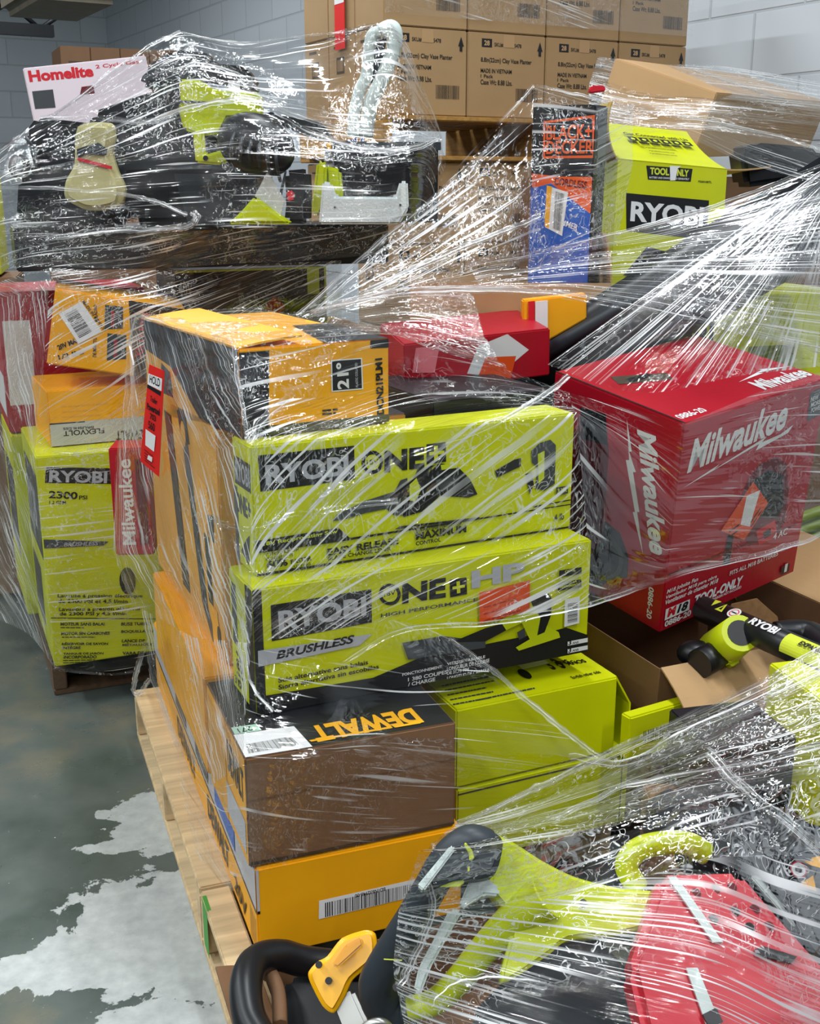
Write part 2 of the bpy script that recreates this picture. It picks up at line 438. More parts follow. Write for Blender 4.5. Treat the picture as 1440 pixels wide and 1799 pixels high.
# floor: grey-green polished concrete with flaked pale paint
FM = mat('worn_concrete', (112, 120, 116), .3)
nt = FM.node_tree; p = nt.nodes['Principled BSDF']; N = nt.nodes.new; Lk = nt.links.new
tc = N('ShaderNodeTexCoord')
def tnoise(scale, detail=8, dist=0.0, rough=.6):
    n = N('ShaderNodeTexNoise'); n.inputs['Scale'].default_value = scale; n.inputs['Detail'].default_value = detail
    n.inputs['Distortion'].default_value = dist; n.inputs['Roughness'].default_value = rough
    Lk(tc.outputs['Object'], n.inputs['Vector']); return n
def ramp(src, stops):
    r = N('ShaderNodeValToRGB'); e = r.color_ramp.elements
    while len(e) < len(stops): e.new(.5)
    for q, (pos, c) in zip(e, stops): q.position = pos; q.color = c
    Lk(src, r.inputs['Fac']); return r
base = ramp(tnoise(2.2, 7).outputs['Fac'], [(.33, srgb(62, 74, 72)), (.52, srgb(90, 99, 96)), (.68, srgb(122, 116, 98))])
spk = ramp(tnoise(75, 3).outputs['Fac'], [(.72, (0, 0, 0, 1)), (.75, (1, 1, 1, 1))])
def blob(cx, cy, rx, ry, rot):
    mp = N('ShaderNodeMapping'); mp.vector_type = 'TEXTURE'
    mp.inputs['Location'].default_value = (cx, cy, 0); mp.inputs['Rotation'].default_value = (0, 0, rot); mp.inputs['Scale'].default_value = (rx, ry, 1)
    Lk(tc.outputs['Object'], mp.inputs['Vector'])
    l = N('ShaderNodeVectorMath'); l.operation = 'LENGTH'; Lk(mp.outputs['Vector'], l.inputs[0])
    s_ = N('ShaderNodeMath'); s_.operation = 'SUBTRACT'; s_.inputs[0].default_value = 1; Lk(l.outputs['Value'], s_.inputs[1]); return s_.outputs[0]
def fmax(a, b):
    q = N('ShaderNodeMath'); q.operation = 'MAXIMUM'; Lk(a, q.inputs[0]); Lk(b, q.inputs[1]); return q.outputs[0]
def fpt(px, py): q = atz(px, py, 0); return q.x, q.y
g = None
for (px, py, rx, ry, rot) in ((275, 1440, .17, .19, .3), (215, 1485, .14, .045, .25), (255, 1650, .26, .33, .2), (110, 1690, .10, .16, .1), (345, 1690, .16, .24, .2),
                              (10, 1720, .07, .09, 0), (15, 985, .13, .28, .2), (330, 1560, .1, .1, 0), (180, 1432, .03, .035, 0), (300, 1790, .2, .1, 0)):
    cx, cy = fpt(px, py); bl = blob(cx, cy, rx, ry, rot); g = bl if g is None else fmax(g, bl)
nz = tnoise(9, 9, .3, .65); nm = N('ShaderNodeMath'); nm.operation = 'MULTIPLY_ADD'; nm.inputs[1].default_value = 1.9; nm.inputs[2].default_value = -1.02
Lk(nz.outputs['Fac'], nm.inputs[0])
ad = N('ShaderNodeMath'); ad.operation = 'ADD'; Lk(g, ad.inputs[0]); Lk(nm.outputs[0], ad.inputs[1])
msk = ramp(ad.outputs[0], [(.20, (0, 0, 0, 1)), (.225, (1, 1, 1, 1))])
paint = ramp(tnoise(30, 6).outputs['Fac'], [(.3, srgb(166, 172, 172)), (.7, srgb(194, 199, 198))])
mx = N('ShaderNodeMixRGB'); Lk(spk.outputs['Color'], mx.inputs[0]); Lk(base.outputs['Color'], mx.inputs[1]); mx.inputs[2].default_value = srgb(200, 204, 200)
mx2 = N('ShaderNodeMixRGB'); Lk(msk.outputs['Color'], mx2.inputs[0]); Lk(mx.outputs['Color'], mx2.inputs[1]); Lk(paint.outputs['Color'], mx2.inputs[2])
Lk(mx2.outputs['Color'], p.inputs['Base Color'])
rr = ramp(tnoise(6, 5).outputs['Fac'], [(.3, (.22,) * 3 + (1,)), (.7, (.42,) * 3 + (1,))]); Lk(rr.outputs['Color'], p.inputs['Roughness'])
bp = N('ShaderNodeBump'); bp.inputs['Strength'].default_value = .25; bp.inputs['Distance'].default_value = .004; Lk(msk.outputs['Color'], bp.inputs['Height']); Lk(bp.outputs['Normal'], p.inputs['Normal'])
plane('floor', [rp(AX0, BY0, 0), rp(AX1, BY0, 0), rp(AX1, BY1, 0), rp(AX0, BY1, 0)], FM, [(0, 0)] * 4)
# roof joist (black steel) and duct, far left
jr = empty('roof_joist', rp(-1.75, 11.0, 0)); jr.rotation_euler = (0, 0, ROOM); jr['kind'] = 'structure'
STL = mat('black_steel', (20, 22, 26), .5)
jz = at(40, 43, 9.6).z
jp = at(92, 42, 9.9); jr.location = (jp.x, jp.y, 0)
bm = bmesh.new()
add_box(bm, (-6, -.04, jz - .06), (0, .04, jz + .03)); add_box(bm, (-6, -.04, jz + .16), (.35, .04, jz + .24))
for k in range(12):
    x0 = -.1 - k * .5
    sweep_bm(bm, [(x0, 0, jz), (x0 + .27, 0, jz + .18)], .018, 6); sweep_bm(bm, [(x0, 0, jz), (x0 - .23, 0, jz + .18)], .018, 6)
struct(bm_obj('trim_1', bm, STL, jr))
DUCT = mat('wrapped_duct', (112, 104, 88), .6, var=.15)
dq = at(112, -18, 8.2)
bm = bmesh.new(); add_box(bm, (-.32, -.5, 0), (.24, .5, .35)); bmesh.ops.bevel(bm, geom=bm.edges[:], offset=.05, segments=3, affect='EDGES')
du = bm_obj('air_duct', bm, DUCT); du.location = (dq.x, dq.y, at(112, 20, 8.2).z); du.rotation_euler = (0, 0, ROOM)
tag(du, 'dull brown wrapped duct hanging below the roof beside the black joist', 'duct')
bm = bmesh.new()
for x in (-.25, .2): add_box(bm, (x - .01, -.01, .35), (x + .01, .01, CEIL - du.location.z - .003))
bm_obj('hanger_rod', bm, STL, du)
# far brown cartons on their pallet
bq = at(105, 80, 7.6); bz = bq.z
cols = 4; bwid = .185
pr = pallet('wooden_pallet', 'wooden pallet far back under the tall stack of small brown cartons', (bq.x - .03, bq.y - .03, 0), 24, .5, cols * bwid + .06, WOOD_D)
rows = 5; bh = (bz - .14 - rows * .002) / rows
exv = Vector((math.cos(math.radians(24)), math.sin(math.radians(24)), 0))
proto = None
for j in range(rows):
    for i in range(cols):
        pos = (bq.x + exv.x * bwid * i, bq.y + exv.y * bwid * i, .142 + j * (bh + .002))
        if proto is None:
            c = Carton('brown_carton', '', 'carton', pos, 24, (bwid - .004, .4, bh), KRAFT_D); proto = c.root
            f = c.face('F'); f.rect(.25, .72, .7, .8, I_BRN); f.disc((.88, .76), .05, I_BRN, px=False, ry=.03); f.done('printed_text', c.root)
            r = proto
        else:
            r = copy_tree(proto); r.location = pos
        top = j == rows - 1
        r['group'] = 'small brown cartons far back'; r['category'] = 'carton'
        r['label'] = ('%s brown carton in the top row of the far dark stack' % ['leftmost', 'second from left', 'third from left', 'rightmost'][i]) if top else 'brown carton low in the far stack behind the wrapped pallets'
# ================================================================== PLANTER CARTONS (back right)
SY = math.radians(28.7); SX = Vector((math.cos(SY), math.sin(SY), 0)); SYV = Vector((-math.sin(SY), math.cos(SY), 0))
S0 = Vector((-.099, 4.6, 0)); SW, SD, SH = .372, .246, .315
def planter_proto():
    c = Carton('planter_carton', '', 'carton', (0, 0, -10), 28.7, (SW - .006, SD - .004, SH), mat('dull_kraft_card', (166, 134, 94), .75, var=.07, vscale=5, bump=.06, bscale=30))
    f = Print(c.corners('F'))
    f.rect(.17, .83, .30, .93, I_BLK); f.ftext('28', .20, .85, .27, .91, KRAFT, .03)
    f.ftext('SKU#1003715478', .33, .84, .68, .89, I_BLK, .02)
    f.ftext('8.8in(22cm) Clay Vase Planter', .16, .64, .82, .71, I_BLK, .02)
    f.ftext('MADE IN VIETNAM', .16, .53, .56, .58, I_BLK, .02); f.ftext('1 Pack', .16, .47, .32, .51, I_BLK, .015)
    f.ftext('Case Wt: 8.88 Lbs.', .16, .39, .57, .45, I_BLK, .015)
    f.fbars(.62, .20, .92, .36, I_BLK, 20, 4)
    f.frac([(.89, .82), (.96, .82), (.925, .93)], I_BLK); f.rect(.908, .76, .942, .83, I_BLK)
    f.done('printed_text', c.root)
    f = Print(c.corners('L')); f.rect(.3, .55, .6, .75, I_BRN); f.fbars(.33, .58, .57, .72, KRAFT, 14, 2); f.rect(.2, .86, .5, .89, I_BRN); f.done('printed_side_text', c.root)
    c.part('packing_tape', (.0 + SW * .44, -.0012, SH * .84), (SW * .58, -.0002, SH - .004), TAPE, 0)
    return c.root
pp = planter_proto(); first = True
cname = ['leftmost', 'second', 'third', 'rightmost']
def place_planter(i, j, z, lab, grp, jit=.006):
    global first
    r = pp if first else copy_tree(pp); first = False
    r.location = S0 + SX * (SW * i) + SYV * (SD * j) + Vector((rnd.uniform(-1, 1) * .0, 0, z)); r['label'] = lab; r['group'] = grp
    r.rotation_euler = (0, 0, SY)
z_p = 1.763
for k, rowname in enumerate(('bottom', 'middle', 'top')):
    if k == 2: continue
    rn = 'lower' if k == 0 else 'upper'
    for i in range(4):
        place_planter(i, 0, z_p + k * (SH + .003), 'kraft planter carton, %s of four in the %s front row on the raised pallet' % (cname[i], rn), 'planter cartons on the raised pallet')
    for j in (1, 2):
        place_planter(0, j, z_p + k * (SH + .003), 'kraft planter carton, %s row, %s along the stack side away from the corner' % (rn, ('first', 'second')[j - 1]), 'planter cartons on the raised pallet')
pallet('wooden_pallet', 'amber wooden pallet carrying the planter cartons atop a lower stack', S0 + SX * -.02 + SYV * -.03 + Vector((0, 0, z_p - .168)), 28.7, .8, SW * 4 + .04, WOOD_O, .166)
zl = z_p - .170
for i in range(4):
    for k in range(5):
        hh = SH + .003
        z = zl - (k + 1) * hh
        if z < 0: continue
        place_planter(i, 0, z, ('kraft planter carton, %s in the row directly beneath the amber pallet' % cname[i]) if k == 0 else 'kraft planter carton low in the stack behind the wrapped pallets', 'planter cartons under the raised pallet')
zl2 = zl - 5 * (SH + .003)
place_planter(0, 2, zl - (SH + .003), 'kraft planter carton at the back corner beneath the amber pallet', 'planter cartons under the raised pallet')
tg = empty('hang_tag', S0 + SYV * (SD * 1.45) + SX * -.012 + Vector((0, 0, z_p + SH * 1.15)), (0, 0, SY)); tag(tg, 'small red tag hanging on the side of the planter cartons', 'tag')
box_obj('tag_card', (-.001, -.045, -.10), (.001, .045, .22), TAGR, tg, 0); box_obj('white_stripe', (-.0018, -.043, .07), (-.0012, .043, .13), WHT, tg, 0)
# ================================================================== LEFT PALLET
pallet('wooden_pallet', 'dark wooden pallet under the pressure washer carton at left', (-1.085, 3.19, 0), 23, .85, 1.05, WOOD_D)
c = Carton('washer_carton', 'tall lime pressure washer carton at the front of the left pallet', 'carton', (-1.041, 3.085, .142), 23.2, (.50, .45, .632), LIME, group='lime washer cartons on the left pallet', faces={'L': LIME})
f = c.face('F', [(95, 1173), (385, 1085), (365, 742), (64, 803)])
f.poly([(80, 846), (194, 834), (192, 807), (82, 818)], I_BLK); f.text('RYOBI', (87, 849 - 5), (187, 834), 21, I_GRY, .03); f.done('printed_logo', c.root)
f.text('2300', (86, 872), (136, 868), 13, I_BLK, .03); f.text('PSI', (139, 868), (153, 866), 7, I_BLK, .02)
f.text('1.2 GPM', (87, 882), (116, 879), 6, I_BLK)
f.poly([(77, 962), (181, 943), (190, 935), (75, 946)], I_DGR); f.text('BRUSHLESS', (112, 954), (172, 944), 7, I_GRY, .02, .2)
f.text('Laveuse \u00e0 pression \u00e9lectrique', (100, 1048), (248, 1028), 8, I_BLK); f.text('de 2300 PSI et 4,5 l/min', (101, 1057), (222, 1041), 8, I_BLK)
f.text('Lavadora a presi\u00f3n el\u00e9ctrica', (102, 1072), (244, 1051), 8, I_BLK); f.text('de 2300 PSI y 4,5 l/min', (103, 1080), (220, 1063), 8, I_BLK)
f.poly([(85, 1086), (300, 1058), (300, 1056.5), (85, 1084.5)], I_BLK)
for t, a, b in (('MOTEUR SANS BALAI', (105, 1096), (182, 1085)), ('MOTOR SIN CARBONES', (106, 1113), (191, 1100)), ('R\u00c9SERVOIR DE SAVON', (107, 1131), (188, 1119)), ('INT\u00c9GR\u00c9', (108, 1138), (140, 1133)),
                ('TANQUE DE JAB\u00d3N', (109, 1149), (180, 1138)), ('INCORPORADO', (110, 1155), (168, 1146)), ('BUSE TURBO', (211, 1081), (262, 1073)), ('BOQUILLA TURBO', (211, 1095), (284, 1083)),
                ('LANCE DE', (212, 1111), (252, 1105)), ('M\u00c9TALLIQUE', (213, 1118), (266, 1109)), ('VARA DE METAL', (213, 1133), (280, 1122))):
    f.text(t, a, b, 5.5, I_BLK, .03)
f.lines((105, 1100), (150, 1094), 1, 10, 1.6, I_BLK); f.lines((107, 1117), (170, 1108), 1, 10, 1.6, I_BLK, 4); f.lines((109, 1159), (180, 1147), 2, 4, 1.5, I_BLK, 5)
f.done('printed_text', c.root)
f.disc((222, 1000), 14, I_BLK, 24); f.disc((224, 1000), 8, I_BRN, 16); f.done('printed_picture', c.root)
f = c.face('L'); f.rect(.1, .5, .9, .9, I_DGR); f.ftext('RYOBI', .15, .6, .7, .8, I_GRY, .03); f.rect(.1, .1, .6, .4, I_DGR); f.done('printed_side_panel', c.root)
EX = lambda yaw: Vector((math.cos(math.radians(yaw)), math.sin(math.radians(yaw)), 0))
EY = lambda yaw: Vector((-math.sin(math.radians(yaw)), math.cos(math.radians(yaw)), 0))
LP = Vector((-1.041, 3.085, 0))
c = Carton('washer_carton', 'lime carton standing behind the tall pressure washer carton', 'carton', LP + EY(23.2) * .47 + EX(23.2) * -.03 + Vector((0, 0, .142)), 23.2, (.5, .42, .60), LIME, group='lime washer cartons on the left pallet')
f = c.face('L'); f.rect(.15, .3, .85, .8, I_DGR); f.done('printed_side_panel', c.root)
c = Carton('red_carton', 'red carton behind the yellow drill carton at the left edge, veiled by wrap', 'carton', LP + EY(23.2) * .50 + EX(23.2) * -.03 + Vector((0, 0, .746)), 23.2, (.45, .38, .44), REDC)
f = c.face('L'); f.rect(.1, .1, .9, .4, I_WHT); f.rect(.2, .55, .7, .8, I_BRN); f.done('printed_side_panel', c.root)
f = c.face('F'); f.rect(.02, .2, .2, .8, I_WHT); f.done('printed_panel', c.root)
# yellow / grey cordless carton, printed upside down to the viewer
c = Carton('saw_carton', 'flat ochre and grey carton lying on the tall lime carton', 'carton', (-1.032, 3.20, .777), 25.6, (.365, .30, .163), YEL)
f = c.face('F', [(88, 791), (310, 752), (306, 640), (86, 673)])
f.poly([(88, 791), (310, 752), (308, 706), (88, 741)], GRYC); f.poly([(88, 744), (150, 734), (150, 732), (88, 741)], I_BLK); f.done('printed_band', c.root)
f.text('FLEXVOLT', (183, 744), (111, 755), -11, I_BLK, .02)
f.text('BRUSHLESS', (165, 741), (111, 748), -5, I_BLK, .02)
f.text('DEWALT', (262, 741), (203, 749), -20, I_BLK, .03)
f.lines((110, 705), (200, 692), 3, 11, 2, YEL_DULL); f.done('printed_text', c.root)
# tilted yellow drill carton
c = Carton('drill_carton', 'tilted yellow carton with black label windows and a barcode sticker', 'carton', (-1.026, 3.206, 1.016), 15.5, (.36, .25, .215), YEL, tilt=(2, 11.0))
q = [(83, 640), (262, 668), (300, 550), (95, 517)]
f = c.face('F', q)
f.poly([(203, 659), (262, 668), (300, 550), (260, 543), (209, 535)], I_BLK); f.text('XR LI-ION', (219, 633), (240, 560), 12, I_RED, .02)
for y0 in (0, 48):
    f.poly([(167, 587 + y0), (195, 585 + y0), (199, 548 + y0), (171, 545 + y0)], I_DGR)
    f.text('POWER', (182, 583 + y0), (185, 555 + y0), 5, I_RED, .02); f.text('20V', (193, 580 + y0), (195, 560 + y0), 5, I_GRY, .02)
f.done('printed_panel', c.root)
f.text('TALADRO', (158, 575), (158, 545), 5, I_BLK); f.text('DE IMPACTO', (152, 630), (155, 600), 5, I_BLK); f.text('20V MAX', (100, 620), (132, 606), 8, I_BLK, .04); f.text('1/2 IN.', (100, 634), (135, 625), 7, I_BLK, .03); f.done('printed_text', c.root)
f.poly([(100, 562), (128, 610), (163, 590), (134, 540)], WHT); f.done('barcode_sticker', c.root, 'white barcode sticker stuck on at an angle')
f.bars([(108, 563), (130, 603), (149, 592), (126, 552)], I_BLK, 18, 3); f.text('MADE IN MEXICO', (135, 540), (166, 590), 5, I_BLK); f.done('barcode', c.root)
# long black carton with lime edging
c = Carton('long_carton', 'long black carton with lime edges and a red diamond sticker, in the left stack', 'carton', (-.775, 3.83, 1.035), 24.3, (.53, .30, .195), BLK)
f = c.face('F', [(318, 545), (576, 562), (577, 463), (320, 474)])
f.poly([(320, 477), (577, 466), (577, 462), (320, 473)], I_LIM); f.poly([(531, 510), (559, 510), (559, 466), (531, 467)], I_LIM); f.poly([(571, 540), (577, 540), (577, 464), (571, 464)], I_LIM)
f.done('printed_edging', c.root)
f.poly([(443, 525), (463, 545), (484, 527), (463, 510)], I_RED); f.done('diamond_sticker', c.root, 'red diamond sticker')
f.text('RYOBI', (414, 540), (410, 503), 9, I_GRY, .02); f.text('40V', (322, 505), (340, 504), 17, I_GRY, .03); f.text('TRIMMER', (322, 540), (356, 540), 16, I_LIM, .03); f.done('printed_text', c.root)
sup = Carton('kraft_carton', 'kraft carton low in the left stack beneath the long black carton', 'carton', (-.66, 3.63, .142), 23, (.62, .50, .885), KRAFT_D)
c = Carton('flat_carton', 'wide flat black carton under the heap of loose tools', 'carton', (-1.10, 3.25, 1.268), 20, (1.10, .40, .118), BLK)
# --- behind the left stack
c = Carton('trimmer_carton', 'white carton with red lettering standing behind the left stack', 'carton', (-1.281, 4.20, 1.452), 14.1, (.42, .28, .44), PINKW, tilt=(0, -7.0))
f = c.face('F', [(118, 430), (330, 395), (250, 97), (54, 121)]); f.map = homog([(78, 215), (262, 188), (250, 97), (54, 121)], [(0.0, f.H * .62), (f.W, f.H * .62), (f.W, f.H), (0, f.H)])
f.text('Homelite', (68, 148), (170, 137), 22, I_RED, .045); f.text('2 Cycle Gas', (173, 124), (240, 114), 9, I_RED, .015); f.done('printed_logo', c.root)
f.poly([(80, 197), (112, 194), (106, 161), (73, 165)], I_DGR); f.poly([(149, 170), (172, 168), (169, 153), (151, 156)], I_DRED); f.done('printed_picture', c.root)
Carton('kraft_carton', 'kraft carton under the white carton with red lettering', 'carton', (-1.30, 4.19, .02), 14, (.44, .32, 1.39), KRAFT_D)
c = Carton('edge_carton', 'lime carton cut by the left edge of the photo, beside the white carton', 'carton', (-1.78, 3.98, 1.20), 14, (.36, .3, .49), LIME)
f = c.face('F'); f.rect(.75, .05, .98, .22, I_BLK); f.rect(.8, .08, .92, .14, I_RED); f.done('printed_panel', c.root)
Carton('kraft_carton', 'kraft carton under the lime carton at the left edge', 'carton', (-1.79, 3.97, .02), 14, (.42, .34, 1.17), KRAFT_D)
# ------------------------------------------------------------------ loose tools heaped on the left stack
def thing_at(name, label, cat, px, py, y, group=None):
    r = empty(name, at(px, py, y)); return tag(r, label, cat, group)
t = thing_at('tool_case', 'black plastic tool case with a round hanging loop at its left end', 'case', 115, 395, 3.30)
slab('case_shell', [(42, 232), (62, 205), (205, 222), (206, 398), (26, 396), (30, 318), (60, 300)], 3.30, .16, BLK_PL, t, bev=.012)
bm = bmesh.new(); P = [at(34 + 13 * math.cos(a), 292 + 15 * math.sin(a), 3.28) for a in np.linspace(0, 2 * math.pi, 24, endpoint=False)]
sweep_bm(bm, P, .011, 8, True, mi=0); bm.transform(t.matrix_basis.inverted()); bm_obj('hanging_loop', bm, BLK_PL, t)
for k in range(4):
    bm = bmesh.new(); sweep_bm(bm, [at(44 + k * 5, 240 + k * 9, 3.275), at(62, 262 + k * 12, 3.275)], .005, 6); bm.transform(t.matrix_basis.inverted()); bm_obj('brace', bm, GRY_PL, t)
t = thing_at('dust_bag', 'beige bottle-shaped bag with a red band, on the black tool case', 'bag', 155, 370, 3.22)
slab('bag_body', [(134, 222), (188, 215), (196, 240), (192, 268), (201, 300), (214, 330), (208, 360), (176, 370), (146, 368), (112, 348), (113, 318), (128, 288)], 3.22, .07, TAN, t, bev=.022)
slab('red_band', [(136, 276), (196, 292), (196, 298), (136, 282)], 3.214, .004, I_RED, t, bev=0)
slab('strap', [(134, 262), (172, 250), (188, 262), (186, 273), (150, 270), (136, 278)], 3.213, .005, GRY_PL, t, bev=.001)
t = thing_at('tool_bag', 'large charcoal tool bag in the middle of the loose heap', 'bag', 330, 395, 3.34)
slab('bag_body', [(209, 290), (228, 238), (262, 224), (362, 230), (448, 296), (456, 392), (232, 396), (210, 350)], 3.39, .2, BLK_PL, t, bev=.02)
slab('side_panel', [(305, 305), (452, 306), (443, 388), (330, 394)], 3.383, .006, GRY_PL, t, bev=.002)
slab('zip_flap', [(215, 262), (300, 240), (355, 244), (440, 300), (300, 296), (212, 300)], 3.383, .006, GRY_PL, t, bev=.002)
t = slab('soft_bag', [(150, 228), (160, 196), (240, 168), (300, 150), (322, 236), (250, 250), (160, 250)], 3.52, .12, BLK_PL, bev=.02); tag(t, 'dark soft bag behind the beige bag in the tool heap', 'bag')
t = thing_at('string_trimmer_head', 'lime and black tool head on top of the charcoal bag', 'tool head', 380, 215, 3.30)
slab('housing', [(313, 139), (345, 138), (378, 158), (456, 162), (458, 205), (400, 208), (386, 235), (352, 238), (322, 228), (312, 188)], 3.30, .07, LIME_PL, t, bev=.008, sm=False)
slab('end_cap', [(298, 139), (313, 139), (316, 186), (300, 186)], 3.298, .07, BLK_PL, t, bev=.005)
slab('seam', [(315, 176), (365, 178), (365, 181), (315, 180)], 3.292, .006, I_DGR, t, bev=0)
slab('warning_label', [(401, 141), (421, 142), (421, 164), (401, 160)], 3.292, .004, WHT, t, bev=0)
for nm, ol in (('bracket', [(338, 228), (356, 222), (359, 272), (394, 262), (404, 282), (388, 290), (343, 286)]),):
    slab(nm, ol, 3.26, .03, LIME_PL, t, bev=.006)
cyl('bracket_hole', at(361, 278, 3.259), at(361, 278, 3.255), .007, I_BLK, t)
t = thing_at('blower_fan_cover', 'dark domed cover peaking above the lime tool head', 'cover', 320, 150, 3.40)
slab('dome', [(240, 152), (252, 122), (275, 100), (302, 88), (340, 86), (372, 96), (382, 118), (360, 150)], 3.42, .14, GRY_PL, t, bev=.03)
slab('hood', [(341, 108), (430, 116), (452, 146), (444, 164), (392, 150), (345, 134)], 3.37, .10, BLK_PL, t, bev=.01)
t = thing_at('motor_housing', 'black ribbed round motor housing beside the lime bracket', 'motor', 450, 300, 3.28)
ell('housing', at(450, 255, 3.23), (.108, .06, .082), BLK_PL, t, Matrix.Rotation(.35, 3, 'Y'))
for k in range(6):
    a = at(415 + k * 14, 220 + k * 5, 3.19); b = at(405 + k * 17, 288 + k * 6, 3.19)
    m_ = (a + b) / 2 + Vector((0, -.05, 0))
    bm = bmesh.new(); sweep_bm(bm, catmull([a + Vector((0, .03, 0)), m_ + Vector((0, .012, 0)), b + Vector((0, .03, 0))], 6), .005, 6); bm.transform(t.matrix_basis.inverted()); bm_obj('rib', bm, GRY_PL, t)
t = slab('trimmer_guard', [(398, 394), (420, 375), (447, 344), (470, 362), (514, 394)], 3.17, .05, LIME_PL, bev=.008); tag(t, 'triangular lime guard low in the tool heap', 'guard')
t = slab('paper_manual', [(447, 345), (470, 300), (500, 352), (492, 384), (470, 360)], 3.20, .006, mat('grey_paper', (190, 192, 188), .6), bev=.001); tag(t, 'folded pale grey sheet above the triangular lime guard', 'paper')
t = thing_at('battery_pack', 'black tool body with a small red emblem, right of the lime guard', 'tool', 522, 390, 3.22)
slab('tool_body', [(497, 300), (540, 296), (543, 340), (541, 394), (498, 392), (503, 350)], 3.22, .12, BLK_PL, t, bev=.014)
slab('emblem', [(503, 338), (512, 334), (517, 341), (515, 351), (506, 353)], 3.215, .004, I_RED, t, bev=0)
slab('edge_strip', [(488, 350), (500, 300), (503, 301), (493, 352)], 3.215, .01, GRY_PL, t, bev=0)
t = thing_at('cultivator_head', 'upright lime tool piece left of the white foam tray', 'tool', 575, 392, 3.24)
slab('handle_post', [(556, 284), (566, 280), (574, 290), (572, 350), (562, 380), (546, 376)], 3.24, .06, LIME_PL, t, bev=.008)
slab('handle_side', [(570, 290), (598, 298), (602, 350), (576, 348)], 3.26, .06, LIME_PL, t, bev=.008)
t = thing_at('foam_tray', 'white foam packing tray with two raised corners', 'packing foam', 635, 394, 3.20)
slab('tray', [(566, 318), (582, 321), (590, 345), (694, 346), (702, 318), (716, 318), (718, 366), (702, 394), (560, 394)], 3.20, .03, FOAM, t, bev=.006, sm=False)
cyl('hole', at(588, 364, 3.199), at(588, 364, 3.196), .003, I_DGR, t); cyl('hole', at(703, 360, 3.199), at(703, 360, 3.196), .003, I_DGR, t)
c = Carton('tote_box', 'open black tote at the right of the loose heap with tools inside', 'tote', at(588, 395, 3.36) + Vector((0, 0, .005)), 10, (.30, .24, .215), BLK_PL, open_top=True, inner=BLK_PL, rim=.008)
c.part('rim_bar', (-.006, -.012, .20), (.306, -.001, .222), GRY_PL)
tt = thing_at('spring_clamp', 'bright blue tool lying in the open black tote', 'clamp', 618, 250, 3.44)
slab('jaw', [(598, 258), (606, 248), (618, 244), (630, 252), (628, 262), (600, 262)], 3.44, .03, BLUE_PL, tt, bev=.005)
bm = bmesh.new(); sweep_bm(bm, [at(630 + 7 * math.cos(a), 246 + 8 * math.sin(a), 3.43) for a in np.linspace(0, 2 * math.pi, 14, endpoint=False)], .006, 6, True); bm.transform(tt.matrix_basis.inverted()); bm_obj('finger_ring', bm, BLUE_PL, tt)
tt = slab('yellow_clip', [(573, 252), (585, 248), (592, 256), (588, 264), (574, 262)], 3.41, .02, YEL_PL, bev=.003); tag(tt, 'small yellow clip beside the blue tool in the tote', 'clip')
t = thing_at('tool_tray', 'black slanted tray behind the motor housing', 'tray', 515, 240, 3.50)
slab('tray_wall', [(454, 206), (470, 200), (560, 212), (580, 234), (582, 246), (552, 244)], 3.50, .2, BLK_PL, t, bev=.008)
slab('rail', [(450, 208), (476, 196), (482, 199), (458, 214)], 3.48, .02, GRY_PL, t, bev=.002)
t = thing_at('sprayer_handle', 'tall pale grey forked handle poking up at the right of the heap', 'handle', 635, 235, 3.42)
tube_pts = [at(x, y, 3.42) for x, y in ((655, 60), (648, 72), (645, 100), (640, 140), (628, 160), (618, 188), (614, 232))]
for nm, pts, rad in (('fork_leg', [(668, 56), (654, 62), (648, 90), (643, 135), (632, 158), (622, 200), (620, 240)], .017), ('fork_leg', [(668, 56), (686, 48), (694, 60), (690, 90), (672, 138), (652, 180), (642, 240)], .021)):
    bm = bmesh.new(); sweep_bm(bm, catmull([at(x, y, 3.42) for x, y in pts], 6), rad, 10, flat=.7); bm.transform(t.matrix_basis.inverted()); bm_obj(nm, bm, PALEPL, t)
slab('grip_label', [(659, 72), (674, 66), (676, 84), (668, 96)], 3.40, .012, BLK_PL, t, bev=.002)
slab('web', [(655, 72), (680, 66), (668, 120), (652, 150), (646, 120)], 3.425, .012, GRY_PL, t, bev=.002)
# ================================================================== CENTRE PALLET
J = Vector((-.424, 1.995, 0))
pc = pallet('wooden_pallet', 'pale wooden pallet under the yellow cartons in the centre', J + EX(20.5) * .95, 110.5, .95, 1.0, WOOD, boards=6)
pr = pallet('wooden_pallet', 'narrow pale wooden pallet end with a green paint mark, nearest on the floor', J + EX(20.5) * .06 - EY(20.5) * .86, 110.5, .06, .85, WOOD, boards=1)
box_obj('paint_mark', (.78, .0601, .03), (.83, .0605, .135), GREENPAINT, pr, 0); box_obj('paint_mark', (.78, .052, .1402), (.83, .06, .1406), GREENPAINT, pr, 0)
# yellow base carton
c = Carton('yellow_carton', 'long flat yellow carton at the bottom front with a barcode label', 'carton', (-.276, 1.774, .142), 20.2, (.40, 1.28, .186), YEL)
f = c.face('F', [(452, 1686), (815, 1598), (810, 1448), (451, 1535)])
f.uvpoly([(0, .1), (.006, .1), (.006, .186), (0, .186)], GRYC); f.uvpoly([(0, .094), (.006, .094), (.006, .1), (0, .1)], I_BLK); f.done('printed_edge', c.root)
f.poly([(555, 1615), (736, 1568), (735, 1538), (556, 1583)], WHT); f.done('barcode_label', c.root, 'white barcode label')
f.bars([(563, 1612), (724, 1571), (723, 1548), (563, 1587)], I_BLK, 40, 5); f.text('BD-N832948-00', (672, 1556), (618, 1570), 6, I_BLK, .015); f.done('barcode', c.root)
f = c.face('L'); f.rect(0, .54, 1, 1, GRYC); f.rect(0, .50, 1, .54, I_BLK)
for k in range(5): f.rect(.955 + k * .009, .06, .957 + k * .009, .42, I_BLK)
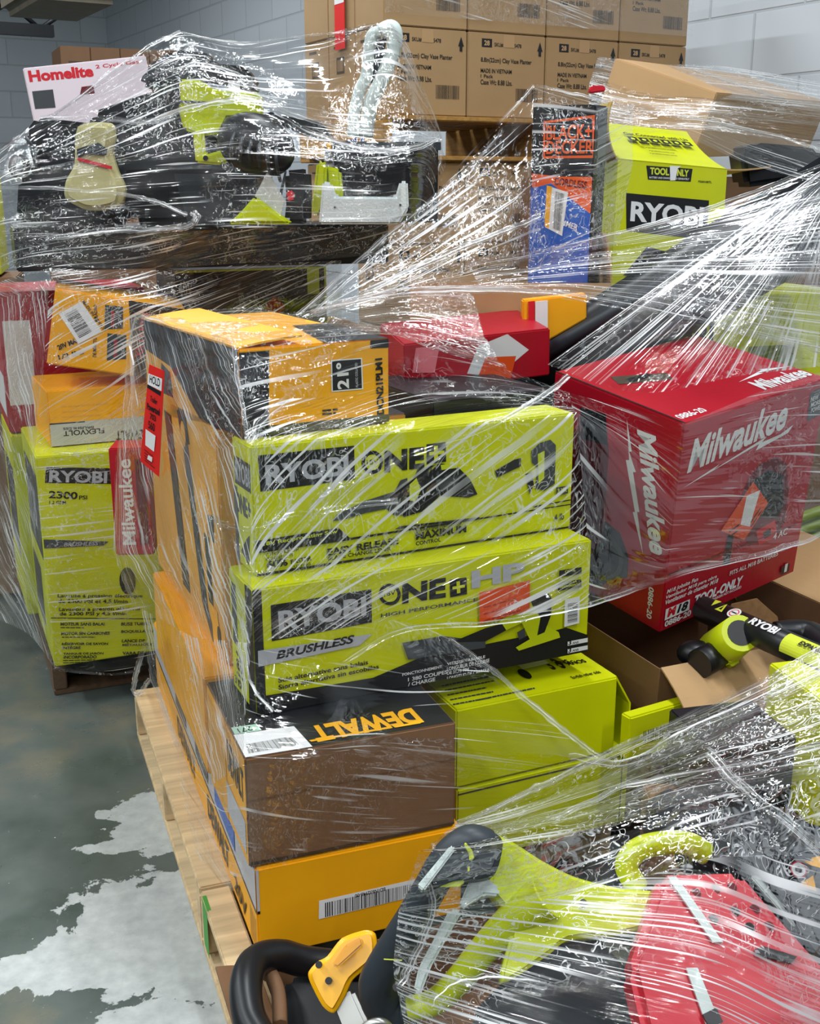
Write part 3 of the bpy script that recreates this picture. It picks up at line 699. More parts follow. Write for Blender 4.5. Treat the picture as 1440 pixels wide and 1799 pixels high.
f.ftext('DEWALT', .62, .12, .80, .42, I_BLK, .03); f.ftext('DEWALT', .30, .12, .50, .42, I_BLK, .03); f.ftext('20V', .84, .1, .93, .3, I_BLK, .02)
f.rect(.70, .62, .86, .95, BLUE); f.rect(.52, .6, .64, .95, I_DGR); f.rect(.3, .6, .42, .95, I_DGR); f.done('printed_side_panel', c.root)
# brown / black carton above
c = Carton('framing_carton', 'carton with a plain brown front and black printed top, on the flat yellow carton', 'carton', (-.286, 1.774, .330), 20.8, (.397, .34, .217), KRAFT_D, faces={'T': BLK, 'L': YEL})
f = c.face('F', [(436, 1533), (796, 1444), (797, 1267), (428, 1333)])
f.poly([(430, 1413), (797, 1330), (797, 1327), (430, 1409)], mat('card_crease', (104, 74, 50), .7)); f.done('fold_crease', c.root)
f.poly([(432, 1528), (560, 1499), (795, 1440), (795, 1436), (560, 1494), (432, 1522)], I_BRN); f.done('flap_edge', c.root)
f = c.face('T', [(428, 1333), (797, 1267), (745, 1195), (360, 1213)]); f.map = homog([(428, 1333), (797, 1267), (756, 1205), (402, 1272)], [(0, 0), (f.W, 0), (f.W, .16), (0, .11)])
f.poly([(430, 1330), (568, 1308), (535, 1265), (408, 1280)], WHT); f.done('white_label', c.root, 'white label with barcode')
f.bars([(436, 1322), (545, 1304), (528, 1286), (430, 1302)], I_BLK, 36, 8); f.poly([(410, 1279), (470, 1272), (460, 1258), (403, 1264)], I_MINT); f.text('271', (446, 1262), (415, 1267), 10, I_BLK, .02); f.done('barcode', c.root)
f.poly([(566, 1298), (748, 1268), (745, 1265), (562, 1295)], I_YEL)
f.text('DEWALT', (735, 1240), (560, 1268), 28, I_YEL, .05); f.done('printed_logo', c.root)
f = c.face('L'); f.rect(.0, .0, .5, .9, YEL_DULL); f.ftext('DEWALT', .55, .55, .95, .85, I_BLK, .03); f.rect(.5, .1, .96, .4, GRYC); f.done('printed_side_panel', c.root)
Carton('yellow_carton', 'yellow carton behind the brown-fronted carton, under the tall kraft yellow one', 'carton', Vector((-.286, 1.774, .330)) + EY(20.4) * .36 + EX(20.4) * -.005, 20.4, (.38, .70, .217), YEL)
# lime cartons right of it
c = Carton('lime_carton', 'plain lime carton beside the brown-fronted carton, its end flap open', 'carton', (.092, 2.069, .322), 24.5, (.384, .30, .174), LIME)
f = c.face('T', [(800, 1258), (1083, 1186), (1035, 1130), (745, 1190)])
f.text('3', (1000, 1186), (1008, 1184), 12, I_BLK, .04); f.text('ANS', (1011, 1180), (1035, 1174), 5, I_BLK, .03); f.text('3', (1016, 1183), (1024, 1181), 13, I_BLK, .04); f.text('A\u00d1OS', (1028, 1178), (1058, 1171), 5, I_BLK, .03)
f.lines((850, 1240), (960, 1212), 1, 6, 1.5, I_DGR); f.lines((800, 1228), (900, 1204), 5, 6, 1.5, I_DGR, 7); f.text('English other side', (1020, 1196), (1066, 1184), 4, I_BLK)
f.disc((952, 1196), 9, I_BLK, 6); f.done('printed_text', c.root)
f.poly([(955, 1190), (1002, 1178), (985, 1160), (938, 1172)], WHT); f.done('barcode_label', c.root); f.bars([(957, 1184), (994, 1175), (985, 1166), (949, 1176)], I_BLK, 22, 6); f.done('barcode', c.root)
o = mesh_obj('end_flap', [(.384, .01, .17), (.384, .29, .17), (.425, .29, .10), (.425, .01, .10), (.415, .0, -.02), (.415, .29, -.02)], [(0, 1, 2, 3), (3, 2, 5, 4)], [LIME], c.root); so = o.modifiers.new('wall', 'SOLIDIFY'); so.thickness = .004
o = mesh_obj('end_flap', [(.386, .295, .0), (.386, .295, .24), (.45, .34, .22), (.46, .35, .02)], [(0, 1, 2, 3)], [LIME], c.root); so = o.modifiers.new('wall', 'SOLIDIFY'); so.thickness = .004
c = Carton('lime_carton', 'lime carton directly under the one with the open end flap', 'carton', (.096, 2.069, .142), 24.5, (.42, .30, .176), LIME)
f = c.face('F'); f.rect(0, .93, 1, .95, I_DGR); f.rect(.955, 0, .962, 1, I_BLK); f.done('printed_lines', c.root)
# ---- the two lime saw cartons
Q2 = [(447, 1255), (1033, 1150), (1039, 941), (446, 1041)]
P2 = Vector((-.286, 1.937, .549))
c = Carton('saw_carton', 'lower of two long lime saw cartons, with an orange sticker', 'carton', P2, 24.8, (.729, .15, .249), LIME, group='long lime saw cartons', faces={'L': LIME})
f = c.face('F', Q2)
f.poly([(447, 1255), (463, 1252), (461, 1035), (446, 1041)], BLK)
f.poly([(475, 1127), (640, 1095), (640, 1037), (475, 1066)], I_BLK); f.text('RYOBI', (487, 1110), (631, 1083), 33, I_GRY, .035)
f.disc((671, 1046), 19, I_BLK, 19); f.disc((671, 1046), 13, LIME, 13); f.text('18V', (661, 1050), (681, 1046), 8, I_BLK, .02)
f.text('NE', (692, 1062), (768, 1050), 34, I_BLK, .045)
f.poly([(776, 1050), (806, 1044), (805, 1014), (775, 1019)], I_BLK); f.poly([(788, 1043), (794, 1042), (793, 1021), (787, 1022)], LIME); f.poly([(780, 1036), (802, 1032), (802, 1027), (780, 1031)], LIME)
f.text('HP', (814, 1034), (912, 1014), 30, I_GRY, .05); f.text('HIGH PERFORMANCE', (655, 1086), (825, 1056), 6, I_DGR, .02); f.done('printed_logo', c.root)
f.poly([(452, 1170), (618, 1135), (640, 1115), (452, 1143)], I_GRY); f.text('BRUSHLESS', (481, 1158), (610, 1130), 14, I_BLK, .035, .25)
f.text('Scie alternative sans balais', (483, 1198), (632, 1168), 8, I_BLK); f.text('Sierra alternativa sin escobillas', (483, 1210), (650, 1176), 8, I_BLK); f.done('printed_text', c.root)
f.poly([(447, 1255), (447, 1222), (640, 1192), (720, 1158), (860, 1130), (975, 1108), (990, 1104), (1032, 1118), (1033, 1150)], I_BLK)
for t, a, b, h in (('1 380 COUPES', (700, 1200), (770, 1187), 6.5), ('/ CHARGE', (700, 1209), (748, 1200), 6.5), ('1 380 CORTES', (690, 1220), (752, 1208), 6.5), ('POR CARGA', (672, 1233), (714, 1225), 6.5),
                   ('LONGUEUR DE COURSE', (769, 1182), (846, 1167), 6.5), ('DE 31,75 MM', (769, 1190), (808, 1183), 6.5), ('LONGITUD DE CARRERA', (769, 1199), (846, 1184), 6.5), ('DE 31,75 MM', (769, 1207), (808, 1199), 6.5),
                   ('VITESSE VARIABLE', (769, 1172), (838, 1159), 5), ('FONCTIONNEMENT', (690, 1190), (760, 1176), 5)):
    f.text(t, a, b, h, I_WHT, .02)
for yy in (1130, 1144):
    f.poly([(993, yy + 8), (1032, yy + 1), (1032, yy - 7), (993, yy)], I_WHT); f.text('3', (994, yy + 7), (1000, yy + 6), 8, I_BLK, .03); f.text('ANS', (1002, yy + 5), (1014, yy + 3), 4, I_BLK)
f.done('printed_band', c.root)
f.poly([(690, 1130), (760, 1118), (838, 1128), (838, 1140), (700, 1160)], I_DGR)
f.poly([(830, 1122), (880, 1078), (915, 1060), (960, 1040), (962, 1072), (950, 1098), (975, 1112), (978, 1122), (900, 1146), (894, 1140), (920, 1125), (905, 1095), (850, 1120)], LIME_PL)
f.poly([(918, 1048), (952, 1037), (961, 1050), (960, 1080), (948, 1112), (934, 1118), (940, 1085), (926, 1066)], I_BLK); f.poly([(775, 1130), (838, 1104), (868, 1096), (876, 1108), (838, 1128)], I_BLK)
f.poly([(896, 1112), (910, 1104), (912, 1120), (900, 1126)], I_DGR)
f.done('printed_saw_picture', c.root)
f.poly([(974, 1010), (1017, 1003), (1017, 991), (974, 998)], I_BLK); f.text('OUTIL', (985, 1002), (1006, 998), 4, I_LIM); f.poly([(972, 1035), (1017, 1028), (1017, 1013), (972, 1020)], I_BLK); f.text('SOLO LA', (980, 1024), (1008, 1019), 4, I_LIM); f.text('HERRAMIENTA', (976, 1031), (1014, 1024), 4, I_LIM); f.done('printed_badges', c.root)
f.poly([(985, 1102), (1014, 1095), (1014, 1045), (986, 1051)], WHT); f.done('barcode_label', c.root); f.bars([(991, 1096), (991, 1058), (1010, 1055), (1010, 1092)], I_BLK, 18, 9); f.done('barcode', c.root)
f.poly([(827, 1097), (919, 1071), (919, 1016), (826, 1040)], ORNG); f.done('orange_sticker', c.root, 'orange sticker')
f.lines((834, 1092), (912, 1070), 3, -12, 2.5, mat('ink_rust', (170, 40, 20), .5), 11); f.done('sticker_text', c.root)
f = c.face('L'); f.rect(.72, 0, 1, 1, BLK); f.ftext('18V', .2, .15, .5, .35, I_BLK, .03, rot=90); f.rect(.1, .4, .3, .9, I_DGR); f.ftext('3 YR', .1, .05, .4, .12, I_BLK, .03); f.done('printed_side_panel', c.root)
Q1 = [(450, 1012), (1004, 930), (1009, 722), (440, 781)]
P1 = Vector((-.288, 2.005, .800))
c = Carton('saw_carton', 'upper of two long lime saw cartons, showing a saw picture', 'carton', P1, 26.7, (.705, .107, .248), LIME, group='long lime saw cartons')
f = c.face('F', Q1)
f.poly([(458, 861), (621, 840), (619, 780), (453, 797)], I_BLK); f.text('RYOBI', (467, 850), (610, 832), 36, I_GRY, .035)
f.disc((651, 810), 19, I_BLK, 21); f.disc((651, 810), 13, LIME, 14); f.text('18V', (641, 815), (662, 812), 9, I_BLK, .02); f.text('NE', (672, 828), (742, 820), 38, I_BLK, .045)
f.poly([(746, 814), (780, 809), (779, 774), (745, 778)], I_BLK); f.poly([(759, 808), (766, 807), (765, 780), (758, 781)], LIME); f.poly([(750, 798), (776, 795), (776, 789), (750, 792)], LIME); f.done('printed_logo', c.root)
f.poly([(582, 914), (590, 902), (640, 878), (690, 862), (700, 842), (712, 838), (716, 905), (690, 905), (676, 893), (640, 900), (600, 912)], I_DGR)
f.poly([(690, 860), (722, 840), (730, 822), (770, 812), (800, 818), (822, 840), (836, 868), (820, 874), (770, 870), (740, 898), (706, 908)], I_BLK)
f.poly([(716, 850), (728, 838), (736, 860), (726, 880), (716, 878)], LIME_PL); f.poly([(760, 842), (790, 836), (808, 852), (772, 862)], I_DGR); f.poly([(770, 815), (796, 812), (800, 820), (772, 824)], LIME_PL)
f.poly([(866, 826), (900, 806), (912, 803), (912, 818), (870, 838)], I_BLK)
f.poly([(930, 790), (945, 776), (964, 770), (974, 780), (973, 850), (955, 862), (938, 858), (942, 820), (932, 812)], I_DGR); f.poly([(942, 796), (954, 790), (954, 840), (944, 850)], LIME_PL); f.poly([(920, 832), (932, 828), (936, 852), (928, 868), (924, 850)], I_BLK)
f.poly([(690, 930), (840, 912), (840, 909), (700, 924)], I_BLK); f.poly([(935, 893), (1003, 880), (1003, 878), (935, 890)], I_BLK); f.done('printed_saw_picture', c.root)
f.poly([(449, 970), (449, 948), (592, 926), (612, 944), (1004, 886), (1004, 888), (600, 950)], I_BLK); f.text('18V Reciprocating Saw', (463, 959), (591, 937), 9, I_LIM, .02)
f.text('1" STROKE LENGTH', (467, 975), (523, 966), 5, I_BLK, .02); f.text('PROVIDES UP TO', (467, 983), (516, 975), 5, I_BLK, .02); f.text('60%', (469, 998), (505, 992), 15, I_BLK, .04); f.text('FASTER', (510, 990), (546, 983), 8, I_BLK, .04); f.text('CUTTING', (510, 998), (544, 992), 5, I_BLK, .02)
f.text('EASY RELEASE', (573, 976), (697, 956), 13, I_BLK, .04); f.text('BLADE CHANGE LEVER', (574, 984), (684, 967), 7, I_BLK, .03)
f.text('VARIABLE SPEED TRIGGER FOR', (727, 935), (808, 922), 4.5, I_BLK); f.text('MAXIMUM', (727, 949), (816, 936), 14, I_BLK, .045); f.text('CONTROL', (727, 959), (771, 952), 7, I_BLK, .03)
f.poly([(452, 1012), (1004, 930), (1004, 926), (452, 1006)], I_BLK)
f.poly([(975, 870), (996, 867), (996, 853), (975, 856)], I_DGR); f.text('3 YR', (977, 867), (994, 864), 8, I_LIM, .02); f.text('4 lb', (972, 918), (990, 914), 12, I_DGR, .03); f.done('printed_text', c.root)
f = c.face('L'); f.rect(.1, .64, .95, .86, I_BLK); f.ftext('RYOBI', .16, .67, .9, .83, I_GRY, .03); f.ftext('ONE+', .1, .42, .9, .58, I_BLK, .03); f.rect(.02, .0, .2, .62, I_DGR); f.frac([(.3, .12), (.7, .05), (.8, .3), (.6, .24)], I_BLK); f.done('printed_side_panel', c.root)
# nailer carton on top
c = Carton('nailer_carton', 'yellow and black nailer carton on top of the upper lime saw carton', 'carton', (-.310, 2.056, 1.051), 30.0, (.311, .56, .165), YEL)
f = c.face('F', [(428, 775), (680, 740), (683, 600), (415, 607)])
f.poly([(428, 775), (478, 768), (476, 612), (415, 614)], BLK); f.poly([(478, 768), (681, 740), (681, 727), (478, 750)], mat('shadow_olive', (74, 74, 40), .5)); f.poly([(653, 616), (682, 616), (682, 600), (653, 600)], BLK); f.done('panels_and_shade', c.root)  # black panels are print; the olive strip paints in shadow along the lower edge
f.poly([(588, 690), (640, 686), (639, 632), (587, 634)], I_WHT); f.poly([(590, 688), (638, 684), (637, 634), (589, 636)], BLK); f.text('21\u00b0', (617, 684), (616, 638), 20, I_WHT, .03); f.text('PLASTIC COLLATED', (632, 682), (631, 640), 4, I_GRY); f.done('printed_badge', c.root)
f.text('DCN21PLM1', (672, 727), (671, 633), 11, I_BLK, .04); f.lines((572, 724), (600, 721), 2, 6, 3, I_BLK); f.done('printed_text', c.root)
f = c.face('L'); f.rect(.0, .0, 1, 1, BLK); f.frac([(.0, .0), (.6, 0), (.3, .5), (0, .6)], YEL_DULL); f.frac([(.15, .1), (.32, .1), (.3, .42), (.2, .5)], I_DGR); f.frac([(.55, .45), (.9, .5), (.88, .62), (.56, .58)], I_DGR); f.done('printed_side_panel', c.root)
f = c.face('T'); f.frac([(.55, 0), (1, 0), (1, .5), (.75, .5)], BLK); f.frac([(.0, .4), (.4, .5), (.6, 1), (.0, 1)], YEL_DULL); f.done('printed_top', c.root)
c.flap('lid_flap', 'L', 174, .13, YEL, 8)
# tall ochre trimmer carton behind
c = Carton('tall_carton', 'tall ochre carton with a string trimmer picture, left of the lime saw cartons', 'carton', P1 + EX(23) * -.02 + EY(23) * .18 + Vector((0, 0, -.250)), 23, (.40, .72, .496), YEL_DULL)
f = c.face('L')
f.frac([(.52, .98), (.60, .98), (.80, .15), (.88, .05), (.84, .02), (.72, .15)], I_DGR); f.frac([(.50, .95), (.62, .98), (.66, .84), (.56, .8)], I_BLK); f.disc((.575, .86), .035, YEL_DULL, px=False, ry=.06)
f.frac([(.74, .74), (.86, .72), (.92, .60), (.84, .55), (.86, .3), (.80, .28), (.79, .55), (.74, .62)], YEL); f.frac([(.86, .60), (.93, .62), (.92, .5), (.86, .52)], I_BLK); f.frac([(.80, .5), (.86, .5), (.87, .2), (.82, .2)], I_BLK); f.frac([(.84, .2), (.92, .2), (.96, .02), (.86, .0)], YEL); f.disc((.93, .1), .02, I_BLK, px=False, ry=.04)
f.frac([(.3, .9), (.4, .9), (.55, .1), (.45, .1)], I_BRN)
f.done('printed_trimmer_picture', c.root)
f = c.face('T'); f.rect(0, 0, 1, .3, BLK); f.done('printed_top', c.root)
c = Carton('red_carton', 'small red carton poking out at the left behind the ochre trimmer carton', 'carton', at(204, 976, 2.86), 4, (.10, .10, .29), REDC)
f = c.face('F'); f.ftext('Milwaukee', .2, .1, .55, .9, I_WHT, .02, rot=90); f.rect(.65, .1, .9, .9, I_DRED); f.done('printed_logo', c.root)
# black filler and things on top of the centre stack
bb = P1 + EX(26.7) * .44 + EY(26.7) * .13
c = Carton('black_carton', 'black carton standing behind the right end of the upper lime saw carton', 'carton', (bb.x, bb.y, .50), 26.7, (.30, .34, .572), BLK)
f = c.face('T'); f.rect(.05, .05, .95, .12, I_DGR); f.done('printed_line', c.root)
Carton('kraft_carton', 'kraft carton hidden under the tall ochre carton stack', 'carton', (bb.x - .36, bb.y - .03, .332), 26.7, (.30, .42, .40), KRAFT_D) if False else None
c = Carton('red_carton', 'tilted red carton with an orange sticker, behind the nailer carton', 'carton', at(712, 690, 2.62), 16, (.36, .22, .115), REDC, tilt=(6, -4))
f = c.face('F'); f.frac([(.42, .25), (.62, .1), (.85, .6), (.7, .98), (.5, .8)], I_WHT); f.frac([(.05, .4), (.2, .35), (.24, .9), (.08, .9)], mat('ink_pink', (222, 120, 130), .5)); f.done('printed_logo', c.root)
f.frac([(.48, .05), (.72, .03), (.76, .5), (.55, .55)], ORNG); f.done('orange_sticker', c.root, 'orange sticker')
# red hang tag on the wrap
t = empty('hang_tag', at(268, 740, 2.36), (0, 0, math.radians(52))); tag(t, 'large red hanging tag taped to the wrap at the left of the centre stack', 'tag')
q = [(246, 810), (279, 838), (289, 652), (262, 640)]
n_ = Vector((-.25, -.95, 0)).normalized(); p0 = at(268, 740, 2.36); c0 = Vector((0, 0, CAM_Z)); Pq = [c0 + ray(*k) * ((p0 - c0).dot(n_) / ray(*k).dot(n_)) for k in q]
inv = (Matrix.Translation(t.location) @ Matrix.Rotation(math.radians(52), 4, 'Z')).inverted()
loc = [inv @ k for k in Pq]
prism_b = bmesh.new(); fb = prism_b.faces.new([prism_b.verts.new(k) for k in loc]); r_ = bmesh.ops.extrude_face_region(prism_b, geom=[fb]); nloc = inv.to_3x3() @ n_
bmesh.ops.translate(prism_b, verts=[v for v in r_['geom'] if isinstance(v, bmesh.types.BMVert)], vec=-nloc * .0012); bmesh.ops.recalc_face_normals(prism_b, faces=prism_b.faces[:]); bm_obj('tag_card', prism_b, TAGR, t)
f = Print(loc, q)
f.poly([(259, 668), (284, 680), (285, 662), (260, 652)], WHT); f.poly([(258, 673), (282, 687), (283, 681), (259, 668)], I_BLK); f.text('HOLD', (263, 666), (281, 674), 10, I_BLK, .02)
f.text('Trailer', (264, 694), (276, 701), 7, I_BLK, .02); f.text('Powertool', (259, 708), (281, 719), 9, I_BLK, .04); f.text('703', (264, 724), (274, 729), 8, I_BLK, .02); f.text('560', (261, 741), (272, 747), 11, I_BLK, .015)
f.poly([(256, 774), (271, 785), (274, 754), (257, 743)], WHT); f.lines((254, 784), (270, 796), 2, 6, 1.5, I_BLK); f.lines((254, 796), (272, 810), 3, 5, 1.5, I_BLK, 5); f.poly([(259, 802), (267, 807), (268, 797), (261, 793)], WHT); f.done('printed_text', t)
# ================================================================== RED FAN CARTON and what it rests on
pallet('wooden_pallet', 'wooden pallet under the open kraft carton, right of the lime cartons', (.56, 2.27, 0), 23, .60, .58, WOOD_D)
c = Carton('open_carton', 'large open kraft carton under the red fan carton, flap folded to the front', 'carton', (.535, 2.258, .142), 23, (.60, .60, .36), KRAFT_D, open_top=True, inner=KRAFT_D)
c.flap('front_flap', 'F', -42, .22, [KRAFT, KRAFT], -30)
c.flap('side_flap', 'R', 35, .18, [KRAFT, KRAFT], 20)
QM = [(1153, 1110), (1391, 1016), (1458, 655), (1206, 747)]; QL = [(955, 987), (1153, 1110), (1206, 747), (970, 665)]
c = Carton('fan_carton', 'big tilted red jobsite fan carton at the right', 'carton', (.566, 2.411, .522), 36.4, (.484, .396, .512), REDC, tilt=(8.6, -6.0))
RED = c
f = c.face('F', QM)
f.text('Milwaukee', (1207, 832), (1379, 748), 40, I_WHT, .03, .35)
f.poly([(1200, 856), (1330, 778), (1324, 790), (1382, 757), (1392, 742), (1368, 760), (1335, 775), (1344, 764), (1252, 824), (1262, 814)], I_WHT); f.done('printed_logo', c.root)
f.poly([(1417, 735), (1450, 718), (1452, 668), (1424, 684)], I_DGR); f.text('NEW', (1424, 700), (1438, 694), 6, I_WHT); f.text('MORE', (1424, 710), (1442, 702), 6, I_WHT); f.text('POWER', (1424, 720), (1444, 711), 6, I_WHT); f.done('printed_badge', c.root)
f.poly([(1294, 880), (1310, 840), (1330, 815), (1360, 800), (1378, 812), (1382, 860), (1374, 920), (1360, 940), (1310, 960), (1290, 930)], I_DRED)
f.poly([(1302, 876), (1318, 842), (1345, 824), (1372, 832), (1372, 890), (1360, 912), (1306, 910)], I_BLK); f.poly([(1262, 995), (1272, 940), (1282, 940), (1274, 992)], I_BLK)
f.poly([(1322, 935), (1356, 915), (1360, 945), (1326, 962)], I_RED); f.poly([(1334, 938), (1348, 930), (1348, 944), (1336, 950)], I_BLK)
f.poly([(1170, 1008), (1396, 925), (1396, 923), (1170, 1005)], I_DRED); f.done('printed_fan_picture', c.root)
f.poly([(1260, 932), (1300, 950), (1344, 884), (1318, 845)], ORNG); f.done('orange_sticker', c.root, 'orange sticker on the red carton')
f.poly([(1294, 922), (1310, 926), (1330, 860), (1306, 870)], WHT); f.lines((1274, 936), (1296, 920), 2, 9, 3, I_BLK, 5); f.lines((1312, 920), (1335, 886), 2, 8, 3, I_BLK, 6); f.done('sticker_text', c.root)
f.text('M18 Jobsite Fan', (1166, 1042), (1218, 1022), 7, I_WHT, .02, .2); f.text('Ventilador M18 para obra', (1164, 1051), (1250, 1018), 6, I_WHT, .02, .2); f.text('Ventilateur de chantier M18', (1163, 1059), (1252, 1025), 6, I_WHT, .02, .2)
f.poly([(1161, 1087), (1202, 1071), (1204, 1052), (1164, 1067)], I_WHT); f.text('M', (1165, 1082), (1179, 1077), 12, I_RED, .05, .1); f.text('18', (1181, 1076), (1199, 1070), 12, I_BLK, .05, .2); f.text('TOOL-ONLY', (1210, 1064), (1294, 1032), 13, I_WHT, .045, .2); f.text('BATTERY AND CHARGER NOT INCLUDED', (1210, 1070), (1292, 1038), 3.5, I_WHT)
f.text('0886-20', (1160, 1099), (1204, 1081), 8, I_WHT, .03); f.text('FITS ALL M18 BATTERIES', (1272, 1014), (1359, 981), 6, I_WHT, .02)
f.poly([(1364, 1018), (1379, 1012), (1381, 997), (1366, 1003)], I_BLK); f.text('1', (1370, 1014), (1375, 1012), 11, I_WHT, .03); f.text('4 AC', (1350, 952), (1376, 942), 9, I_WHT, .02); f.done('printed_text', c.root)
f = c.face('L', QL)
f.text('Milwaukee', (1116, 760), (1138, 976), 34, I_WHT, .035, .25); f.poly([(1098, 742), (1107, 800), (1102, 800), (1114, 836), (1109, 836), (1120, 905), (1116, 905), (1126, 978), (1108, 905), (1112, 905), (1096, 815), (1102, 815)], I_WHT)
f.text('0886-20', (1136, 1031), (1131, 1082), 9, I_WHT, .025); f.done('printed_logo', c.root)
f.poly([(1010, 1010), (1030, 930), (1060, 920), (1085, 940), (1100, 980), (1098, 1015), (1070, 1015), (1050, 1030)], I_BLK); f.poly([(1000, 980), (1012, 740), (1060, 755), (1066, 800), (1050, 1000)], I_DRED); f.poly([(1015, 725), (1060, 735), (1064, 790), (1020, 780)], I_BLK); f.disc((1064, 985), 28, I_DGR, 34); f.disc((1064, 985), 20, I_BLK, 26)
f.done('printed_fan_picture', c.root)
f = c.face('T'); f.ftext('0886-20', .03, .05, .20, .11, I_WHT, .02, rot=0); f.ftext('Milwaukee', .62, .08, .98, .22, I_WHT, .03, .2); f.frac([(.6, .25), (.8, .27), (.78, .29), (.99, .25), (.82, .33), (.83, .31)], I_WHT)
f.rect(.0, .0, .012, 1, I_BLK); f.frac([(.12, .62), (.38, .50), (.42, .60), (.16, .74)], I_BRN); f.rect(.19, .6, .34, .66, I_BLK); f.done('printed_top', c.root)
# tools inside the open carton
t = empty('pole_attachment', at(1345, 1110, 2.2)); tag(t, 'black pole with white lettering and a lime label lying across the open carton', 'pole')
a, b = at(1235, 1070, 2.42), at(1475, 1175, 2.02); ax = (b - a).normalized()
cyl('shaft', a, b, .030, BLK_PL, t); 
bm = bmesh.new(); sweep_bm(bm, catmull([at(1360, 1108, 2.30), at(1420, 1112, 2.30), at(1470, 1150, 2.2)], 6), [.02, .028, .03], 10); bm.transform(t.matrix_basis.inverted()); bm_obj('grip_sleeve', bm, BLK_PL, t)
side = ax.cross(Vector((0, -.75, .66))).normalized(); nn = side.cross(ax).normalized(); 
if nn.y > 0: nn = -nn; side = -side
inv = t.matrix_basis.inverted(); upv = nn.cross(ax); 
if upv.z < 0: upv = -upv
def strip(a0, a1, hgt, up0=0.0):
    o0 = a + ax * a0; P = []
    for (s_, h_) in ((a0, -1), (a1, -1), (a1, 1), (a0, 1)): P.append(inv @ (a + ax * s_ + upv * (up0 + h_ * hgt / 2) + nn * .0302))
    return P
Lp = (b - a).length
f = Print(strip(Lp * .42, Lp * .62, .022), None, .0008); f.ftext('RYOBI', 0, 0, 1, 1, I_WHT, .045); f.done('printed_logo', t)
def curved(name, s0, s1, h0, h1, m, off=.0006):
    V = []; F = []; n = 8
    for i in range(n + 1):
        h = math.radians(h0 + (h1 - h0) * i / n); dvec = nn * math.cos(h) + upv * math.sin(h)
        V += [inv @ (a + ax * s0 + dvec * (.030 + off)), inv @ (a + ax * s1 + dvec * (.030 + off))]
    for i in range(n): F.append((2 * i, 2 * i + 1, 2 * i + 3, 2 * i + 2))
    return mesh_obj(name, V, F, m, t)
curved('lime_label', Lp * .68, Lp * .98, -70, 20, I_LIM).__setitem__('label', 'lime label')
f = Print(strip(Lp * .78, Lp * .98, .018, -.006), None, .0016); f.ftext('EXPAND-IT', 0, .25, 1, 1, I_BLK, .04); f.ftext('ATTACHMENT', 0.0, 0, .8, .15, I_BLK, .02); f.done('label_text', t)
f = Print(strip(Lp * .10, Lp * .34, .034), None, .0008)
f.frac([(.0, .9), (.2, .95), (.10, .3)], I_LIM); f.frac([(.28, .15), (.52, .15), (.40, .95)], I_LIM); f.disc((.8, .5), .17, I_WHT, px=False, ry=.44); f.disc((.8, .5), .12, I_RED, px=False, ry=.34); f.disc((.8, .5), .095, I_WHT, px=False, ry=.27); f.frac([(.36, .3), (.44, .3), (.40, .7)], I_BLK); f.frac([(.72, .45), (.88, .45), (.88, .55), (.72, .55)], I_BLK); f.done('warning_stickers', t)
t = thing_at('pole_coupler', 'lime pole coupler with a black knob in the open kraft carton', 'coupler', 1270, 1150, 2.30)
bm = bmesh.new(); a2, b2 = at(1252, 1150, 2.38), at(1300, 1112, 2.24); dd = (b2 - a2)
sweep_bm(bm, [a2, a2 + dd * .2, a2 + dd * .5, b2], [.036, .046, .044, .040], 20); bm.transform(t.matrix_basis.inverted()); bm_obj('collar', bm, LIME_PL, t)
cyl('bore', b2 + dd.normalized() * .0005, b2 + dd.normalized() * .0015, .028, I_BLK, t)
slab('clamp_body', [(1246, 1112), (1268, 1098), (1300, 1120), (1312, 1120), (1305, 1160), (1282, 1172), (1258, 1150)], 2.29, .05, LIME_PL, t, (0, -.8, .6), .008)
cyl('knob_hole', at(1275, 1131, 2.283), at(1275, 1131, 2.279), .009, I_BLK, t); cyl('bolt_hole', at(1293, 1152, 2.283), at(1293, 1152, 2.279), .007, I_BLK, t)
for k in range(3): cyl('rib', at(1262 + k * 12, 1160 + k * 3, 2.28), at(1282 + k * 11, 1138 + k * 3, 2.275), .004, LIME_PL, t)
cyl('knob', at(1228, 1166, 2.26), at(1262, 1148, 2.30), .032, BLK_PL, t); ell('knob_end', at(1222, 1148, 2.32), (.042, .03, .03), BLK_PL, t)
t = slab('carton_divider', [(1250, 1190), (1255, 1140), (1285, 1062), (1330, 1052), (1366, 1084), (1374, 1140), (1330, 1190)], 2.50, .006, wood('corrugated_card', (150, 110, 70), 2.0), bev=.001); tag(t, 'upright rounded brown card panel behind the black pole', 'card')
for k in range(6):
    t = tube('lime_hose', [at(1290, 1078 - k * 24, 2.95), at(1380, 1030 - k * 22, 2.98), at(1480, 985 - k * 20, 3.0)], .016, mat('dark_lime_rubber', (120, 140, 20), .45)); tag(t, ('bottom' if k == 0 else 'topmost' if k == 5 else ('second', 'third', 'fourth', 'fifth')[k - 1]) + (' of six' if k not in (0, 5) else '') + ' lime hose in the coil behind the red fan carton' + ('' if k in (0, 5) else ', counted from below'), 'hose', 'lime hoses behind the red carton')
